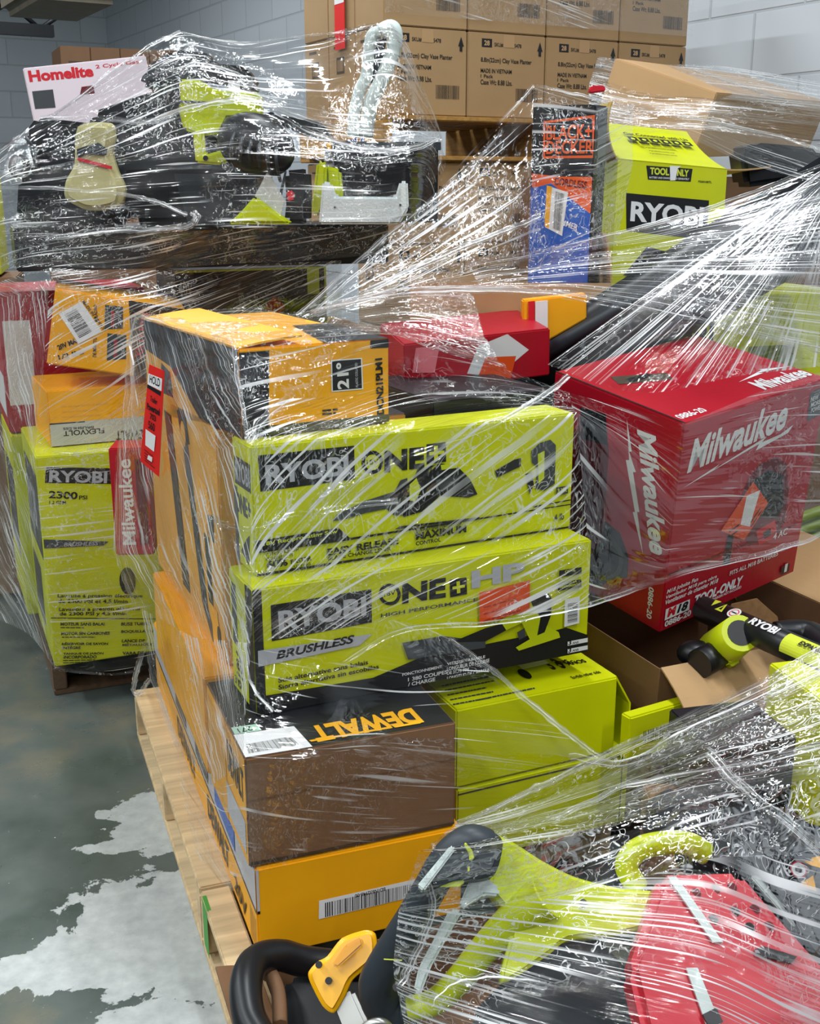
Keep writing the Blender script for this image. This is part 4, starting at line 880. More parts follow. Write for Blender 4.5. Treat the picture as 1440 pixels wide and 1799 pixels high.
# ================================================================== RIGHT REAR PALLET
pallet('wooden_pallet', 'wooden pallet at the right under the tall rear stack', (.36, 3.07, 0), 20, .72, 1.0, WOOD_D)
Carton('kraft_carton', 'large kraft carton low in the right rear stack, behind the long lime saw cartons', 'carton', (.0, 2.94, .142), 0, (.48, .24, .72), KRAFT_D)
c = Carton('lime_carton', 'wide lime carton under the open lime and black tool carton at the right', 'carton', (.545, 3.08, .845), 20, (.80, .42, .36), LIME)
f = c.face('F'); f.rect(.55, .25, .75, .6, mat('ink_olive', (120, 130, 40), .5)); f.ftext('RYOBI', .1, .6, .4, .8, I_BLK, .03); f.done('printed_panel', c.root)
Carton('kraft_carton', 'kraft carton supporting the wide lime carton at the right', 'carton', (.555, 3.10, .142), 20, (.78, .36, .70), KRAFT_D)
c = Carton('tool_carton', 'open lime tool carton with black logo panel and raised flaps, top right', 'carton', (.530, 3.05, 1.242), 22.6, (.346, .27, .325), LIME, tilt=(-5.5, 4.0), open_top=True, inner=KRAFT)
f = c.face('F', [(1074, 505), (1266, 540), (1277, 300), (1084, 279)])
f.poly([(1098, 406), (1240, 434), (1243, 358), (1097, 338)], I_BLK); f.text('RYOBI', (1104, 389), (1232, 408), 36, I_WHT, .035)
f.poly([(1133, 315), (1208, 321), (1211, 297), (1130, 290)], I_BLK); f.text('TOOL', (1136, 306), (1169, 309), 13, I_LIM, .045); f.text('ONLY', (1174, 309), (1204, 312), 13, I_LIM, .045); f.text('BATTERY AND CHARGER SOLD SEPARATELY', (1135, 313), (1205, 318), 3.5, I_WHT); f.text('P26010BTL', (1222, 323), (1247, 325), 4, I_BLK)
f.frac([(.1, .1), (.5, .05), (.52, .3), (.3, .34)], I_BLK); f.done('printed_logo', c.root)
f.poly([(1171, 318), (1180, 318), (1184, 296), (1190, 292), (1170, 291)], WHT); f.done('torn_patch', c.root, 'torn white patch')
fl = c.flap('top_flap', 'F', 146, .23, [LIME, LIME], -22)
# lettering on the flap
V = fl.data.vertices; fv = [V[2 * i].co.copy() for i in range(9)]; fw = [V[2 * i + 1].co.copy() for i in range(9)]
cs = [fv[1], fw[1], fw[7], fv[7]]; f = Print([Vector(k) for k in cs], None, .0045)
if f.n.z < 0: f.n = -f.n
f.ftext('Get Connected with Us', .30, .80, .92, .90, I_BLK, .03)
for k in range(6): f.rect(.30 + .105 * k, .60, .385 + .105 * k, .74, I_BLK); f.disc((.343 + .105 * k, .67), .02, I_LIM, px=False, ry=.035)
f.ftext('@ryobitoolsusa', .36, .48, .72, .57, I_BLK, .03); f.ftext('ryobitools.com', .38, .33, .66, .38, I_BLK); f.ftext('ryobitools.ca', .38, .22, .62, .27, I_BLK); f.ftext('ryobitools.mx', .36, .12, .62, .17, I_BLK); f.done('flap_text', fl)
c.flap('side_flap', 'L', 84, .15, [mat('kraft_inside', (170, 140, 60), .7), LIME], 60); c.flap('side_flap', 'R', 8, .15, [KRAFT, LIME], 10)
tb = thing_at('black_tool', 'black tool sticking out of the open lime tool carton', 'tool', 1395, 300, 3.28)
slab('tool_body', [(1300, 262), (1330, 250), (1400, 256), (1440, 262), (1470, 300), (1380, 320), (1310, 330)], 3.28, .14, BLK_PL, tb, bev=.015)
c = Carton('kraft_carton', 'open kraft carton with one flap raised, holding the tall black and blue carton', 'carton', (.0, 2.90, .865), 0, (.505, .26, .40), KRAFT, open_top=True, inner=KRAFT)
c.flap('raised_flap', 'R', 100, .12, [KRAFT, KRAFT], 10)
c = Carton('cordless_carton', 'tall black, orange and blue tool carton standing in the open kraft carton', 'carton', (.306, 3.021, .875), -26.6, (.163, .10, .816), BLK, tilt=(1.0, 0.5))
q = [(930, 455), (1036, 440), (1048, 196), (937, 155)]
f = c.face('F'); hh = .816 - .412; f.map = homog([(930, 455), (1036, 440), (1048, 196), (937, 155)], [(0, hh), (f.W, hh), (f.W, f.H), (0, f.H)])
f.poly([(937, 278), (1046, 305), (1046, 350), (937, 470)], I_ORG); f.poly([(932, 302), (946, 304), (975, 300), (1044, 352), (1040, 490), (928, 505)], I_BLU); f.poly([(968, 288), (1046, 300), (1044, 346), (990, 305)], I_ORG); f.done('printed_panel', c.root)
f.poly([(960, 256), (1046, 273), (1046, 269), (960, 252)], I_ORG)
f.poly([(960, 195), (1047, 215), (1047, 211), (960, 191)], I_ORG)
f.poly([(960, 256), (964, 257), (964, 192), (960, 191)], I_ORG)
f.poly([(1043, 272), (1047, 273), (1047, 211), (1043, 210)], I_ORG)
f.text('BLACK+', (966, 226), (1042, 244), 24, I_ORG, .02); f.text('DECKER', (966, 250), (1044, 266), 22, I_ORG, .02); f.text('CORDLESS', (981, 303), (1034, 316), 12, I_DRED, .03); f.text('24 IN. TRIMMER', (942, 352), (1020, 376), 10, I_WHT, .02); f.done('printed_text', c.root)
f.poly([(965, 372), (996, 385), (1006, 318), (970, 304)], WHT); f.poly([(964, 370), (972, 374), (978, 306), (968, 303)], I_YEL); f.done('barcode_sticker', c.root, 'white and yellow barcode sticker'); f.bars([(980, 374), (993, 378), (1000, 320), (984, 314)], I_BLK, 14, 2); f.done('barcode', c.root)
f = c.face('T'); f.rect(.1, .1, .9, .4, I_DRED); f.done('printed_top', c.root)
tr = slab('red_clip', [(1034, 158), (1040, 150), (1062, 150), (1064, 160), (1036, 164)], 3.5, .03, RED_PL, bev=.003); tag(tr, 'small red plastic piece behind the tall black and blue carton', 'clip')
# dark sloping tool case across the stack
t = empty('blower_tube', at(1150, 530, 2.75)); tag(t, 'long black sloping tool body crossing in front of the lime carton at the right', 'tool')
a, b = at(895, 690, 2.81), at(1500, 335, 2.97)
bm = bmesh.new(); sweep_bm(bm, [a, a + (b - a) * .25, a + (b - a) * .6, b], [.075, .10, .115, .12], 8, flat=.45); bm.transform(t.matrix_basis.inverted()); bm_obj('tool_body', bm, BLK_PL, t)
for k, (o1, rd) in enumerate(((-.055, .016), (.06, .02))):
    off = Vector((0, -.05, o1)); bm = bmesh.new(); sweep_bm(bm, [a + off, b + off], rd, 8); bm.transform(t.matrix_basis.inverted()); bm_obj('side_rail', bm, GRY_PL, t)
for k in range(5):
    q0 = a + (b - a) * (.2 + .13 * k); bm = bmesh.new(); sweep_bm(bm, [q0 + Vector((0, -.056, -.05)), q0 + Vector((0, -.056, .06))], .008, 6); bm.transform(t.matrix_basis.inverted()); bm_obj('cross_rib', bm, GRY_PL, t)
t = thing_at('label_carton', 'small red, white and yellow carton behind the black sloping tool', 'carton', 975, 585, 2.80)
slab('carton_body', [(918, 600), (918, 528), (1030, 516), (1030, 560), (960, 600)], 2.80, .05, YEL, t, bev=.003)
slab('white_panel', [(940, 592), (940, 530), (962, 528), (962, 588)], 2.794, .004, WHT, t, bev=0); slab('red_panel', [(928, 594), (928, 530), (939, 529), (939, 592)], 2.794, .004, I_RED, t, bev=0)
# big brown carton far right
c = Carton('brown_carton', 'big brown carton tilted on top at the far right, by the white wall', 'carton', (.600, 3.91, 1.70), -34, (.36, 1.25, .20), KRAFT, tilt=(1.9, 19.0))
f = c.face('F'); f.disc((.55, .16), .03, I_BRN, px=False, ry=.06); f.disc((.75, .12), .03, I_BRN, px=False, ry=.06); f.done('printed_marks', c.root)
f = c.face('T'); f.rect(.0, .44, 1, .56, TAPE); f.done('packing_tape', c.root)
Carton('kraft_carton', 'tall kraft carton under the big tilted brown carton at the far right', 'carton', (.72, 4.02, .01), 20, (1.0, .8, 1.52), KRAFT_D)
# ================================================================== FRONT: open carton with tools, wrapped heap
CF = Carton('open_carton', 'open brown carton on the floor at the bottom, yellow and black tools inside', 'carton', (-.112, 1.275, .004), 20, (.56, .47, .165), KRAFT_D, open_top=True, inner=KRAFT_D)
CF.flap('side_flap', 'L', 14, .075, [KRAFT_D, KRAFT_D], -20)
t = empty('bow_handle', at(450, 1760, 1.58)); tag(t, 'thick black curved bow handle in the open brown carton at the bottom', 'handle')
P = [at(640, 1700, 1.66), at(540, 1690, 1.64), at(490, 1678, 1.62), at(448, 1690, 1.58), at(432, 1730, 1.52), at(438, 1790, 1.46), at(460, 1830, 1.42)]
bm = bmesh.new(); sweep_bm(bm, catmull(P, 8), .026, 14); bm.transform(t.matrix_basis.inverted()); bm_obj('grip', bm, BLK_PL, t)
bm = bmesh.new(); sweep_bm(bm, catmull([at(470, 1700, 1.60), at(488, 1740, 1.56), at(492, 1800, 1.5)], 6), .012, 8); bm.transform(t.matrix_basis.inverted()); bm_obj('taped_rod', bm, KRAFT_D, t)
t = slab('black_tool', [(505, 1716), (640, 1700), (712, 1760), (720, 1850), (470, 1850), (490, 1760)], 1.60, .04, BLK_PL, None, (0, -.6, .8), .01); tag(t, 'dark tool body lying deep in the open brown carton at the bottom', 'tool')
t = thing_at('miter_saw', 'yellow tool handle on a steel rail in the open brown carton', 'tool', 600, 1760, 1.50)
slab('handle_shell', [(600, 1648), (640, 1634), (658, 1640), (661, 1672), (650, 1694), (618, 1722), (604, 1752), (586, 1780), (566, 1768), (544, 1726), (541, 1708), (556, 1690), (574, 1680)], 1.52, .07, YEL_PL, t, (0, -.8, .6), .014)
slab('handle_recess', [(606, 1660), (634, 1646), (638, 1660), (594, 1700), (582, 1696)], 1.512, .012, mat('yellow_plastic_shade', (222, 150, 4), .35), t, (0, -.8, .6), .003)  # shade of the recess put in as a darker copy of the yellow plastic
for px, py in ((560, 1695), (577, 1723)): cyl('screw_hole', at(px, py, 1.508), at(px, py, 1.502), .0055, I_BLK, t)
slab('steel_rail', [(583, 1756), (620, 1738), (662, 1830), (616, 1840)], 1.50, .04, STEEL, t, (0, -.8, .6), .006)
slab('lower_bracket', [(632, 1768), (650, 1762), (676, 1800), (672, 1820)], 1.50, .03, YEL_PL, t, (0, -.8, .6), .004)
t2 = thing_at('steel_bracket', 'steel bracket with a round bolt beside the yellow tool handle', 'bracket', 690, 1800, 1.44)
slab('bracket_arm', [(672, 1778), (700, 1784), (790, 1820), (760, 1850), (680, 1830)], 1.44, .03, STEEL, t2, (0, -.8, .6), .006)
cyl('bolt', at(674, 1778, 1.50), at(674, 1778, 1.49), .008, STEEL, t2)
bm = bmesh.new(); sweep_bm(bm, catmull([at(600, 1850, 1.40), at(640, 1806, 1.40), at(670, 1796, 1.40), at(690, 1815, 1.40), at(700, 1850, 1.39)], 6), .007, 8); bm.transform(t2.matrix_basis.inverted()); bm_obj('wire_loop', bm, STEEL, t2)
# heap base
Carton('kraft_carton', 'kraft carton under the wrapped heap at the bottom right', 'carton', (.47, 1.26, .005), 0, (.72, .80, .335), KRAFT_D)
NF = (0, -.75, .66)
t = thing_at('hedge_trimmer', 'lime and charcoal power tool with a large loop handle, under wrap at the bottom', 'power tool', 880, 1640, 1.50)
def swp(name, pts, y, rad, m, flat=1.0, seg=14, n=8, dy=None):
    P = [at(px, py, y if len(q) == 0 else q[0]) for px, py, *q in pts]
    bm = bmesh.new(); sweep_bm(bm, catmull(P, n), rad, seg, flat=flat, up=NF); bm.transform(t.matrix_basis.inverted()); return bm_obj(name, bm, m, t)
Y0 = 1.46
swp('loop_grip', [(862, 1482), (826, 1478), (790, 1505), (760, 1552), (728, 1608), (694, 1668), (668, 1722), (676, 1762), (700, 1776), (732, 1768)], Y0 + .01, [.026, .034, .035, .033, .034, .038, .040, .037, .032, .024], GRY_PL, .72)
swp('lower_arm', [(716, 1772), (760, 1762), (800, 1728), (850, 1668), (905, 1612), (960, 1575)], Y0, [.018, .020, .021, .022, .026, .034], LIME_PL)
slab('upper_housing', [(858, 1462), (900, 1478), (950, 1510), (1010, 1540), (1090, 1560), (1180, 1570), (1190, 1612), (1090, 1640), (1000, 1650), (960, 1680), (880, 1726), (900, 1620), (860, 1560), (870, 1515)], Y0 + .005, .08, LIME_PL, t, NF, .016)
slab('trigger_cover', [(846, 1470), (870, 1462), (884, 1480), (872, 1530), (840, 1542), (800, 1545), (766, 1556), (756, 1536), (790, 1492)], Y0 - .028, .055, GRY_PL, t, NF, .010)
slab('top_pad', [(732, 1556), (790, 1486), (796, 1484), (800, 1492), (744, 1566)], Y0 - .035, .03, PALEPL, t, NF, .004)
slab('inner_pad', [(726, 1740), (735, 1700), (790, 1596), (812, 1600), (756, 1700), (738, 1750)], Y0 - .002, .03, PALEPL, t, NF, .004)
slab('trigger', [(826, 1542), (850, 1538), (878, 1560), (876, 1574), (850, 1572), (812, 1596), (806, 1590)], Y0 - .01, .03, PALEPL, t, NF, .005)
for ol in ([(817, 1479), (830, 1494), (833, 1508), (824, 1512), (824, 1500), (815, 1484)], [(820, 1522), (826, 1520), (826, 1530), (820, 1534)], [(770, 1556), (800, 1547), (812, 1543), (816, 1550), (806, 1558), (772, 1558)]):
    slab('lime_accent', ol, Y0 - .036, .008, LIME_PL, t, NF, .001)
for px, py, yy, rd in ((847, 1484, Y0 - .031, .0055), (697, 1734, Y0 - .03, .0065), (935, 1640, Y0 - .001, .006), (1024, 1587, Y0 - .001, .006), (1094, 1605, Y0 - .001, .006)):
    c1 = at(px, py, yy); cyl('screw_hole', c1, c1 - Vector(NF) * -.002, rd, I_BLK, t)
slab('blade_guard', [(880, 1728), (960, 1676), (1030, 1625), (1062, 1660), (1120, 1720), (1140, 1830), (840, 1860), (830, 1780)], Y0 + .02, .03, GRY_PL, t, NF, .006)
slab('seam_line', [(674, 1684), (706, 1686), (706, 1688), (674, 1686)], Y0 - .031, .003, I_LIM, t, NF, 0)
bm = bmesh.new(); sweep_bm(bm, catmull([at(1120, 1560, 1.52), at(1100, 1520, 1.53), at(1130, 1488, 1.54), at(1200, 1480, 1.55), at(1240, 1500, 1.55)], 8), .018, 12, up=NF); bm.transform(t.matrix_basis.inverted()); bm_obj('front_handle', bm, LIME_PL, t)
# red perforated piece
t = thing_at('red_toolbox', 'red plastic tool box lid with round holes, under wrap at the bottom right', 'tool box', 1250, 1680, 1.36)
NR = (.05, -.62, .78)
slab('lid', [(1160, 1534), (1302, 1530), (1372, 1612), (1470, 1720), (1500, 1850), (1140, 1850), (1106, 1700)], 1.36, .07, RED_PL, t, NR, .012)
pl0 = at(1290, 1690, 1.36)
def onp(px, py, lift=0.0):
    n = Vector(NR).normalized(); cxm = sum(p[0] for p in [(1160, 1534), (1302, 1530), (1372, 1612), (1470, 1720), (1500, 1850), (1140, 1850), (1106, 1700)]) / 7; cym = sum(p[1] for p in [(1160, 1534), (1302, 1530), (1372, 1612), (1470, 1720), (1500, 1850), (1140, 1850), (1106, 1700)]) / 7
    p0 = at(cxm, cym, 1.36) + n * lift; r = ray(px, py); c0 = Vector((0, 0, CAM_Z)); return c0 + r * ((p0 - c0).dot(n) / r.dot(n))
nr = Vector(NR).normalized()
for px, py in ((1222, 1570), (1256, 1562), (1290, 1602), (1325, 1598), (1316, 1630), (1350, 1628), (1252, 1616), (1285, 1560)):
    cyl('hole', onp(px, py, .0002), onp(px, py, .0012), .0075, I_DRED if (px + py) % 3 else I_BLK, t, 12)
prism('grey_strap', [onp(*q, .006) for q in ((1172, 1540), (1188, 1540), (1270, 1655), (1252, 1655))], nr * -.004, PALEPL, t, 0)
prism('grey_strap', [onp(*q, .006) for q in ((1205, 1700), (1225, 1700), (1290, 1860), (1262, 1860))], nr * -.004, PALEPL, t, 0)
prism('orange_latch', [onp(*q, .008) for q in ((1326, 1668), (1340, 1662), (1400, 1680), (1390, 1692), (1330, 1678))], nr * -.006, I_BLK, t, 0)
prism('black_latch', [onp(*q, .01) for q in ((1234, 1782), (1258, 1770), (1270, 1795), (1246, 1805))], nr * -.006, BLK_PL, t, 0)
# black tool right
t = thing_at('power_tool', 'black tool body with round warning stickers at the bottom right edge', 'power tool', 1380, 1560, 1.52)
slab('tool_body', [(1225, 1520), (1210, 1470), (1270, 1420), (1340, 1408), (1420, 1440), (1500, 1480), (1500, 1720), (1420, 1690), (1330, 1560)], 1.54, .12, BLK_PL, t, NF, .02)
slab('vent_grille', [(1376, 1500), (1396, 1484), (1424, 1490), (1426, 1512), (1380, 1506)], 1.52, .01, GRY_PL, t, NF, .002)
slab('pale_rod', [(1318, 1540), (1330, 1536), (1400, 1618), (1396, 1630)], 1.515, .012, PALEPL, t, NF, .002)
slab('neck', [(1130, 1410), (1190, 1372), (1260, 1398), (1270, 1440), (1200, 1470), (1150, 1470)], 1.60, .08, BLK_PL, t, NF, .015)
n_ = Vector(NF).normalized()
def badge(px, py, y, r, m, nm, th=.002):
    c1 = at(px, py, y); return cyl(nm, c1, c1 - n_ * -th, r, m, t, 20)
badge(1402, 1528, 1.525, .0125, I_RED, 'warning_sticker'); badge(1402, 1528, 1.523, .0105, WHT, 'warning_sticker'); badge(1402, 1528, 1.521, .005, I_BLK, 'warning_sticker'); badge(1442, 1585, 1.52, .012, I_BLU, 'warning_sticker')
slab('warning_sticker', [(1400, 1556), (1428, 1538), (1434, 1566)], 1.515, .002, I_YEL, t, NF, 0); slab('warning_sticker', [(1408, 1510), (1440, 1504), (1446, 1526), (1424, 1520)], 1.515, .002, I_YEL, t, NF, 0)
# cartons behind the heap
c = Carton('black_carton', 'black carton in the wrapped heap, below the black pole', 'carton', (.56, 1.92, .342), 14, (.185, .17, .15), BLK)
c = Carton('lime_carton', 'lime carton at the right edge of the wrapped front heap', 'carton', (.76, 1.86, .342), 14, (.34, .22, .255), LIME)
f = c.face('F'); f.rect(.3, .1, .9, .2, I_DGR); f.done('printed_line', c.root)
c = Carton('flat_lime_carton', 'thin lime carton sticking up behind the front heap wrap', 'carton', (.455, 2.145, .342), 30, (.26, .03, .10), LIME)
f = c.face('F'); f.fbars(.15, .3, .85, .6, I_BLK, 20, 4); f.done('printed_text', c.root)
# ================================================================== STRETCH WRAP
def film_mat(name, ang=0.0, line=.8, cover=.60, squig=.6, haze=.04, bump=.4, cap=.22, fv=150.0, cv=78.0, fu=3.2, area=(.44, .60)):
    """thin clear film: see-through and shiny; white highlight lines painted along the pull (u, turned by ang) and in crumpled patches"""
    m = bpy.data.materials.new(name); m.use_nodes = True; nt = m.node_tree; nt.nodes.clear(); N = nt.nodes.new; L = nt.links.new
    out = N('ShaderNodeOutputMaterial'); uv = N('ShaderNodeTexCoord')
    ro = N('ShaderNodeMapping'); ro.inputs['Rotation'].default_value = (0, 0, math.radians(ang)); L(uv.outputs['UV'], ro.inputs['Vector'])
    def noise_(sx, sy, detail=2, dist=0.0, rough=.5, off=0.0):
        mp = N('ShaderNodeMapping'); mp.inputs['Scale'].default_value = (sx, sy, 1); mp.inputs['Location'].default_value = (off, off * 1.7, off)
        L(ro.outputs['Vector'], mp.inputs['Vector'])
        n = N('ShaderNodeTexNoise'); n.inputs['Scale'].default_value = 1; n.inputs['Detail'].default_value = detail; n.inputs['Distortion'].default_value = dist; n.inputs['Roughness'].default_value = rough
        L(mp.outputs['Vector'], n.inputs['Vector']); return n.outputs['Fac']
    def M(op, a, b=None, clamp=False):
        q = N('ShaderNodeMath'); q.operation = op; q.use_clamp = clamp
        for i, x in enumerate((a, b)):
            if x is None: continue
            if isinstance(x, (int, float)): q.inputs[i].default_value = x
            else: L(x, q.inputs[i])
        return q.outputs[0]
    def step(x, a, b):
        r = N('ShaderNodeMapRange'); r.inputs['From Min'].default_value = a; r.inputs['From Max'].default_value = b; L(x, r.inputs['Value']); return r.outputs[0]
    # bright streaks along the pull, painted in for the glints on hard ridges
    gate = noise_(2.4, 8, 2, .3, off=13); n2 = noise_(fu * .6, cv, 1, .15, off=9); pat = noise_(3.0, 4.2, 2, .6, off=5)
    l1 = M('MULTIPLY', step(noise_(fu, fv, 1, .1, off=3), cover + .04, cover + .09), step(gate, .44, .56))
    l2 = M('MULTIPLY', step(n2, cover + .03, cover + .07), step(pat, .46, .58))
    lines = M('MAXIMUM', l1, l2)
    # squiggly highlights painted as thin contour lines, only in crumpled patches
    patch = step(pat, area[0], area[1])
    def contour(n, wd): return M('SUBTRACT', 1.0, step(M('ABSOLUTE', M('SUBTRACT', n, .5)), wd * .35, wd))
    cn = noise_(15, 22, 2, 1.6, .55, off=7); cn2 = noise_(42, 34, 1, 1.2, .5, off=11)
    crease_glint = M('MULTIPLY', M('MAXIMUM', M('MULTIPLY', contour(cn, .018), step(cn2, .46, .54)), M('MULTIPLY', M('MULTIPLY', contour(cn2, .022), .8), step(cn, .48, .56))), patch)
    ridge_glint = M('MAXIMUM', M('MULTIPLY', lines, line), M('MULTIPLY', crease_glint, squig))
    hgt = M('ADD', M('ADD', M('MULTIPLY', n2, .4), M('MULTIPLY', M('ADD', cn, M('MULTIPLY', cn2, .4)), M('MULTIPLY', patch, 1.2))), M('MULTIPLY', ridge_glint, .12))
    b = N('ShaderNodeBump'); b.inputs['Strength'].default_value = bump; b.inputs['Distance'].default_value = .02; L(hgt, b.inputs['Height'])
    gl = N('ShaderNodeBsdfGlossy'); gl.inputs['Roughness'].default_value = .06; L(b.outputs['Normal'], gl.inputs['Normal']); gl.inputs['Color'].default_value = (1, 1, 1, 1)
    tr = N('ShaderNodeBsdfTransparent'); tr.inputs['Color'].default_value = (.975, .975, .98, 1)
    fr = N('ShaderNodeFresnel'); fr.inputs['IOR'].default_value = 1.5; L(b.outputs['Normal'], fr.inputs['Normal'])
    mx = N('ShaderNodeMixShader'); L(M('MINIMUM', fr.outputs[0], cap), mx.inputs[0]); L(tr.outputs[0], mx.inputs[1]); L(gl.outputs[0], mx.inputs[2])
    # painted highlights as scattering white, plus the haze of milky overstretched film
    df = N('ShaderNodeBsdfDiffuse'); df.inputs['Color'].default_value = (.95, .97, 1, 1)
    tl = N('ShaderNodeBsdfTranslucent'); tl.inputs['Color'].default_value = (.95, .97, 1, 1)
    g2 = N('ShaderNodeBsdfGlossy'); g2.inputs['Roughness'].default_value = .38; g2.inputs['Color'].default_value = (1, 1, 1, 1)
    md = N('ShaderNodeMixShader'); md.inputs[0].default_value = .25; L(df.outputs[0], md.inputs[1]); L(tl.outputs[0], md.inputs[2])
    m3 = N('ShaderNodeMixShader'); m3.inputs[0].default_value = .45; L(md.outputs[0], m3.inputs[1]); L(g2.outputs[0], m3.inputs[2])
    hz = M('ADD', ridge_glint, M('MULTIPLY', step(gate, .45, .72), haze), True)
    m2 = N('ShaderNodeMixShader'); L(hz, m2.inputs[0]); L(mx.outputs[0], m2.inputs[1]); L(m3.outputs[0], m2.inputs[2])
    L(m2.outputs[0], out.inputs['Surface'])
    return m
F_TAUT = film_mat('film_taut', 0, cap=.15)
F_DIAG = film_mat('film_diagonal', 24, .9, .555, .6, .05, fv=200, cv=125, fu=4.0)
F_SIDE = film_mat('film_side', -48, .85, .545, .7, .11, fu=4.0, cap=.2)
F_CRUMP = film_mat('film_crumpled', 8, .62, .60, .72, .05, bump=.6, cap=.30, area=(.32, .50))
F_HEAP = film_mat('film_heap', 10, .7, .59, .6, .04, bump=.5, cap=.18, area=(.40, .58))
F_FAN = film_mat('film_fanned', 0, .75, .56,   .3, .08, fv=320, cv=170, fu=1.6, cap=.2)
F_THIN = film_mat('film_thin', -10, .7, .61, .28, .015, bump=.3, cap=.11)
F_MILKY = film_mat('film_milky', -4, .8, .575, .8, .16, fu=2.0, cap=.25, area=(.36, .54))
F_FRONT = film_mat('film_front', -17, .95, .535, .8, .05, fv=260, cv=140, fu=2.4, cap=.25)
F_FOLD = film_mat('film_gathered', 0, .8, .54, .5, .35, fv=500, cv=260, fu=3, cap=.4)
def cr(p0, p1, p2, p3, t):
    return 0.5 * ((2 * p1) + (p2 - p0) * t + (2 * p0 - 5 * p1 + 4 * p2 - p3) * t * t + (3 * p1 - 3 * p2 + p3 - p0) * t ** 3)
def sheet(name, rows, m, parent, nu=14, nv=12, pleat=.004, vf=38.0, seed=0.0, lin_v=True, lin_u=False, swap=False):
    """film between rails: rows of (px, py, distance); taut from rail to rail, shallow pleats along the pull"""
    G = [[at(*q) for q in r] for r in rows]
    nr, nc = len(G), len(G[0])
    def row_at(r, u):
        i = min(int(u), nc - 2); t = u - i
        if lin_u: return G[r][i].lerp(G[r][i + 1], t)
        return cr(G[r][max(i - 1, 0)], G[r][i], G[r][i + 1], G[r][min(i + 2, nc - 1)], t)
    NU, NV = nu * (nc - 1), nv * (nr - 1); P = []
    for b in range(NV + 1):
        v = b / nv; j = min(int(v), nr - 2); t = v - j; line = []
        for a in range(NU + 1):
            u = a / nu
            if lin_v: p = row_at(j, u).lerp(row_at(j + 1, u), t)
            else: p = cr(row_at(max(j - 1, 0), u), row_at(j, u), row_at(j + 1, u), row_at(min(j + 2, nr - 1), u), t)
            line.append(p)
        P.append(line)
    lu = sum((P[NV // 2][a + 1] - P[NV // 2][a]).length for a in range(NU)); lv = sum((P[b + 1][NU // 2] - P[b][NU // 2]).length for b in range(NV))
    V = []; UV = []
    for b in range(NV + 1):
        for a in range(NU + 1):
            p = P[b][a]
            du = P[b][min(a + 1, NU)] - P[b][max(a - 1, 0)]; dv = P[min(b + 1, NV)][a] - P[max(b - 1, 0)][a]
            n = du.cross(dv); n = n.normalized() if n.length > 1e-9 else Vector((0, -1, 0))
            if n.y > 0: n = -n
            uu, vv = lu * a / NU, lv * b / NV
            if swap: uu, vv = vv, uu
            k = noise.noise(Vector((uu * 2.0 + seed, vv * vf, seed))) * pleat + noise.noise(Vector((uu * 9, vv * 11, seed + 5))) * pleat * .8
            V.append(p + n * (abs(k) if False else k)); UV.append((uu + seed * .37, vv + seed * .21))
    F = [(b * (NU + 1) + a, b * (NU + 1) + a + 1, (b + 1) * (NU + 1) + a + 1, (b + 1) * (NU + 1) + a) for b in range(NV) for a in range(NU)]
    if parent is not None: inv = parent.matrix_basis.inverted(); V = [inv @ v for v in V]
    o = mesh_obj(name, V, F, m, parent, smooth=True)
    l = o.data.uv_layers.new(name='UVMap')
    for i, lp in enumerate(o.data.loops): l.data[i].uv = UV[lp.vertex_index]
    return o
def rope(parent, pts, r=.004, n=10, wob=.004, seed=0, name='film_fold'):
    P = catmull([at(*q) for q in pts], n)
    P = [p + noise.noise_vector(Vector((i * .35, seed, 1.3))) * wob for i, p in enumerate(P)]
    rr = [r * (.75 + .7 * abs(noise.noise(Vector((i * .5, seed + 3, 0))))) for i in range(len(P))]
    # a gathered band of film: a narrow rippled ribbon turned to the side it is pulled against
    V = []; F = []; UV = []; K = 6; s_ = 0
    for i, p in enumerate(P):
        t = (P[min(i + 1, len(P) - 1)] - P[max(i - 1, 0)]).normalized(); side = t.cross(Vector((0, -1, .25))).normalized(); nn_ = side.cross(t)
        if i: s_ += (P[i] - P[i - 1]).length
        for k in range(K + 1):
            w_ = (k / K - .5) * 2
            V.append(p + side * (w_ * rr[i] * 1.5) + nn_ * (math.sin(k * 2.1 + seed + 2 * noise.noise(Vector((s_ * 12, k, seed)))) * rr[i] * .45)); UV.append((s_ + seed, w_ * rr[i] * 1.5 + seed * .3))
    for i in range(len(P) - 1):
        for k in range(K): F.append((i * (K + 1) + k, i * (K + 1) + k + 1, (i + 1) * (K + 1) + k + 1, (i + 1) * (K + 1) + k))
    inv = parent.matrix_basis.inverted(); o = mesh_obj(name, [inv @ v for v in V], F, F_FOLD, parent, smooth=True)
    l = o.data.uv_layers.new(name='UVMap')
    for i, lp in enumerate(o.data.loops): l.data[i].uv = UV[lp.vertex_index]
    return o
# --- left stack wrap
wl = empty('stretch_wrap', (-.55, 3.1, .0)); tag(wl, 'clear stretch wrap pulled over the left stack and its heap of loose tools', 'plastic wrap')
A = [(-60, 290, 3.6), (30, 240, 3.30), (120, 180, 3.30), (232, 96, 3.34), (318, 56, 3.40), (420, 76, 3.45), (560, 62, 3.45), (688, 44, 3.40), (745, 160, 3.50), (778, 245, 3.62)]
B = [(-60, 330, 3.45), (8, 268, 3.22), (100, 215, 3.18), (240, 150, 3.20), (330, 130, 3.20), (430, 160, 3.2), (560, 196, 3.26), (668, 222, 3.28), (752, 240, 3.32), (780, 300, 3.58)]
C = [(-60, 380, 3.40), (0, 320, 3.14), (110, 300, 3.08), (240, 280, 3.10), (340, 270, 3.12), (440, 270, 3.12), (560, 280, 3.14), (660, 290, 3.18), (746, 290, 3.26), (772, 350, 3.52)]
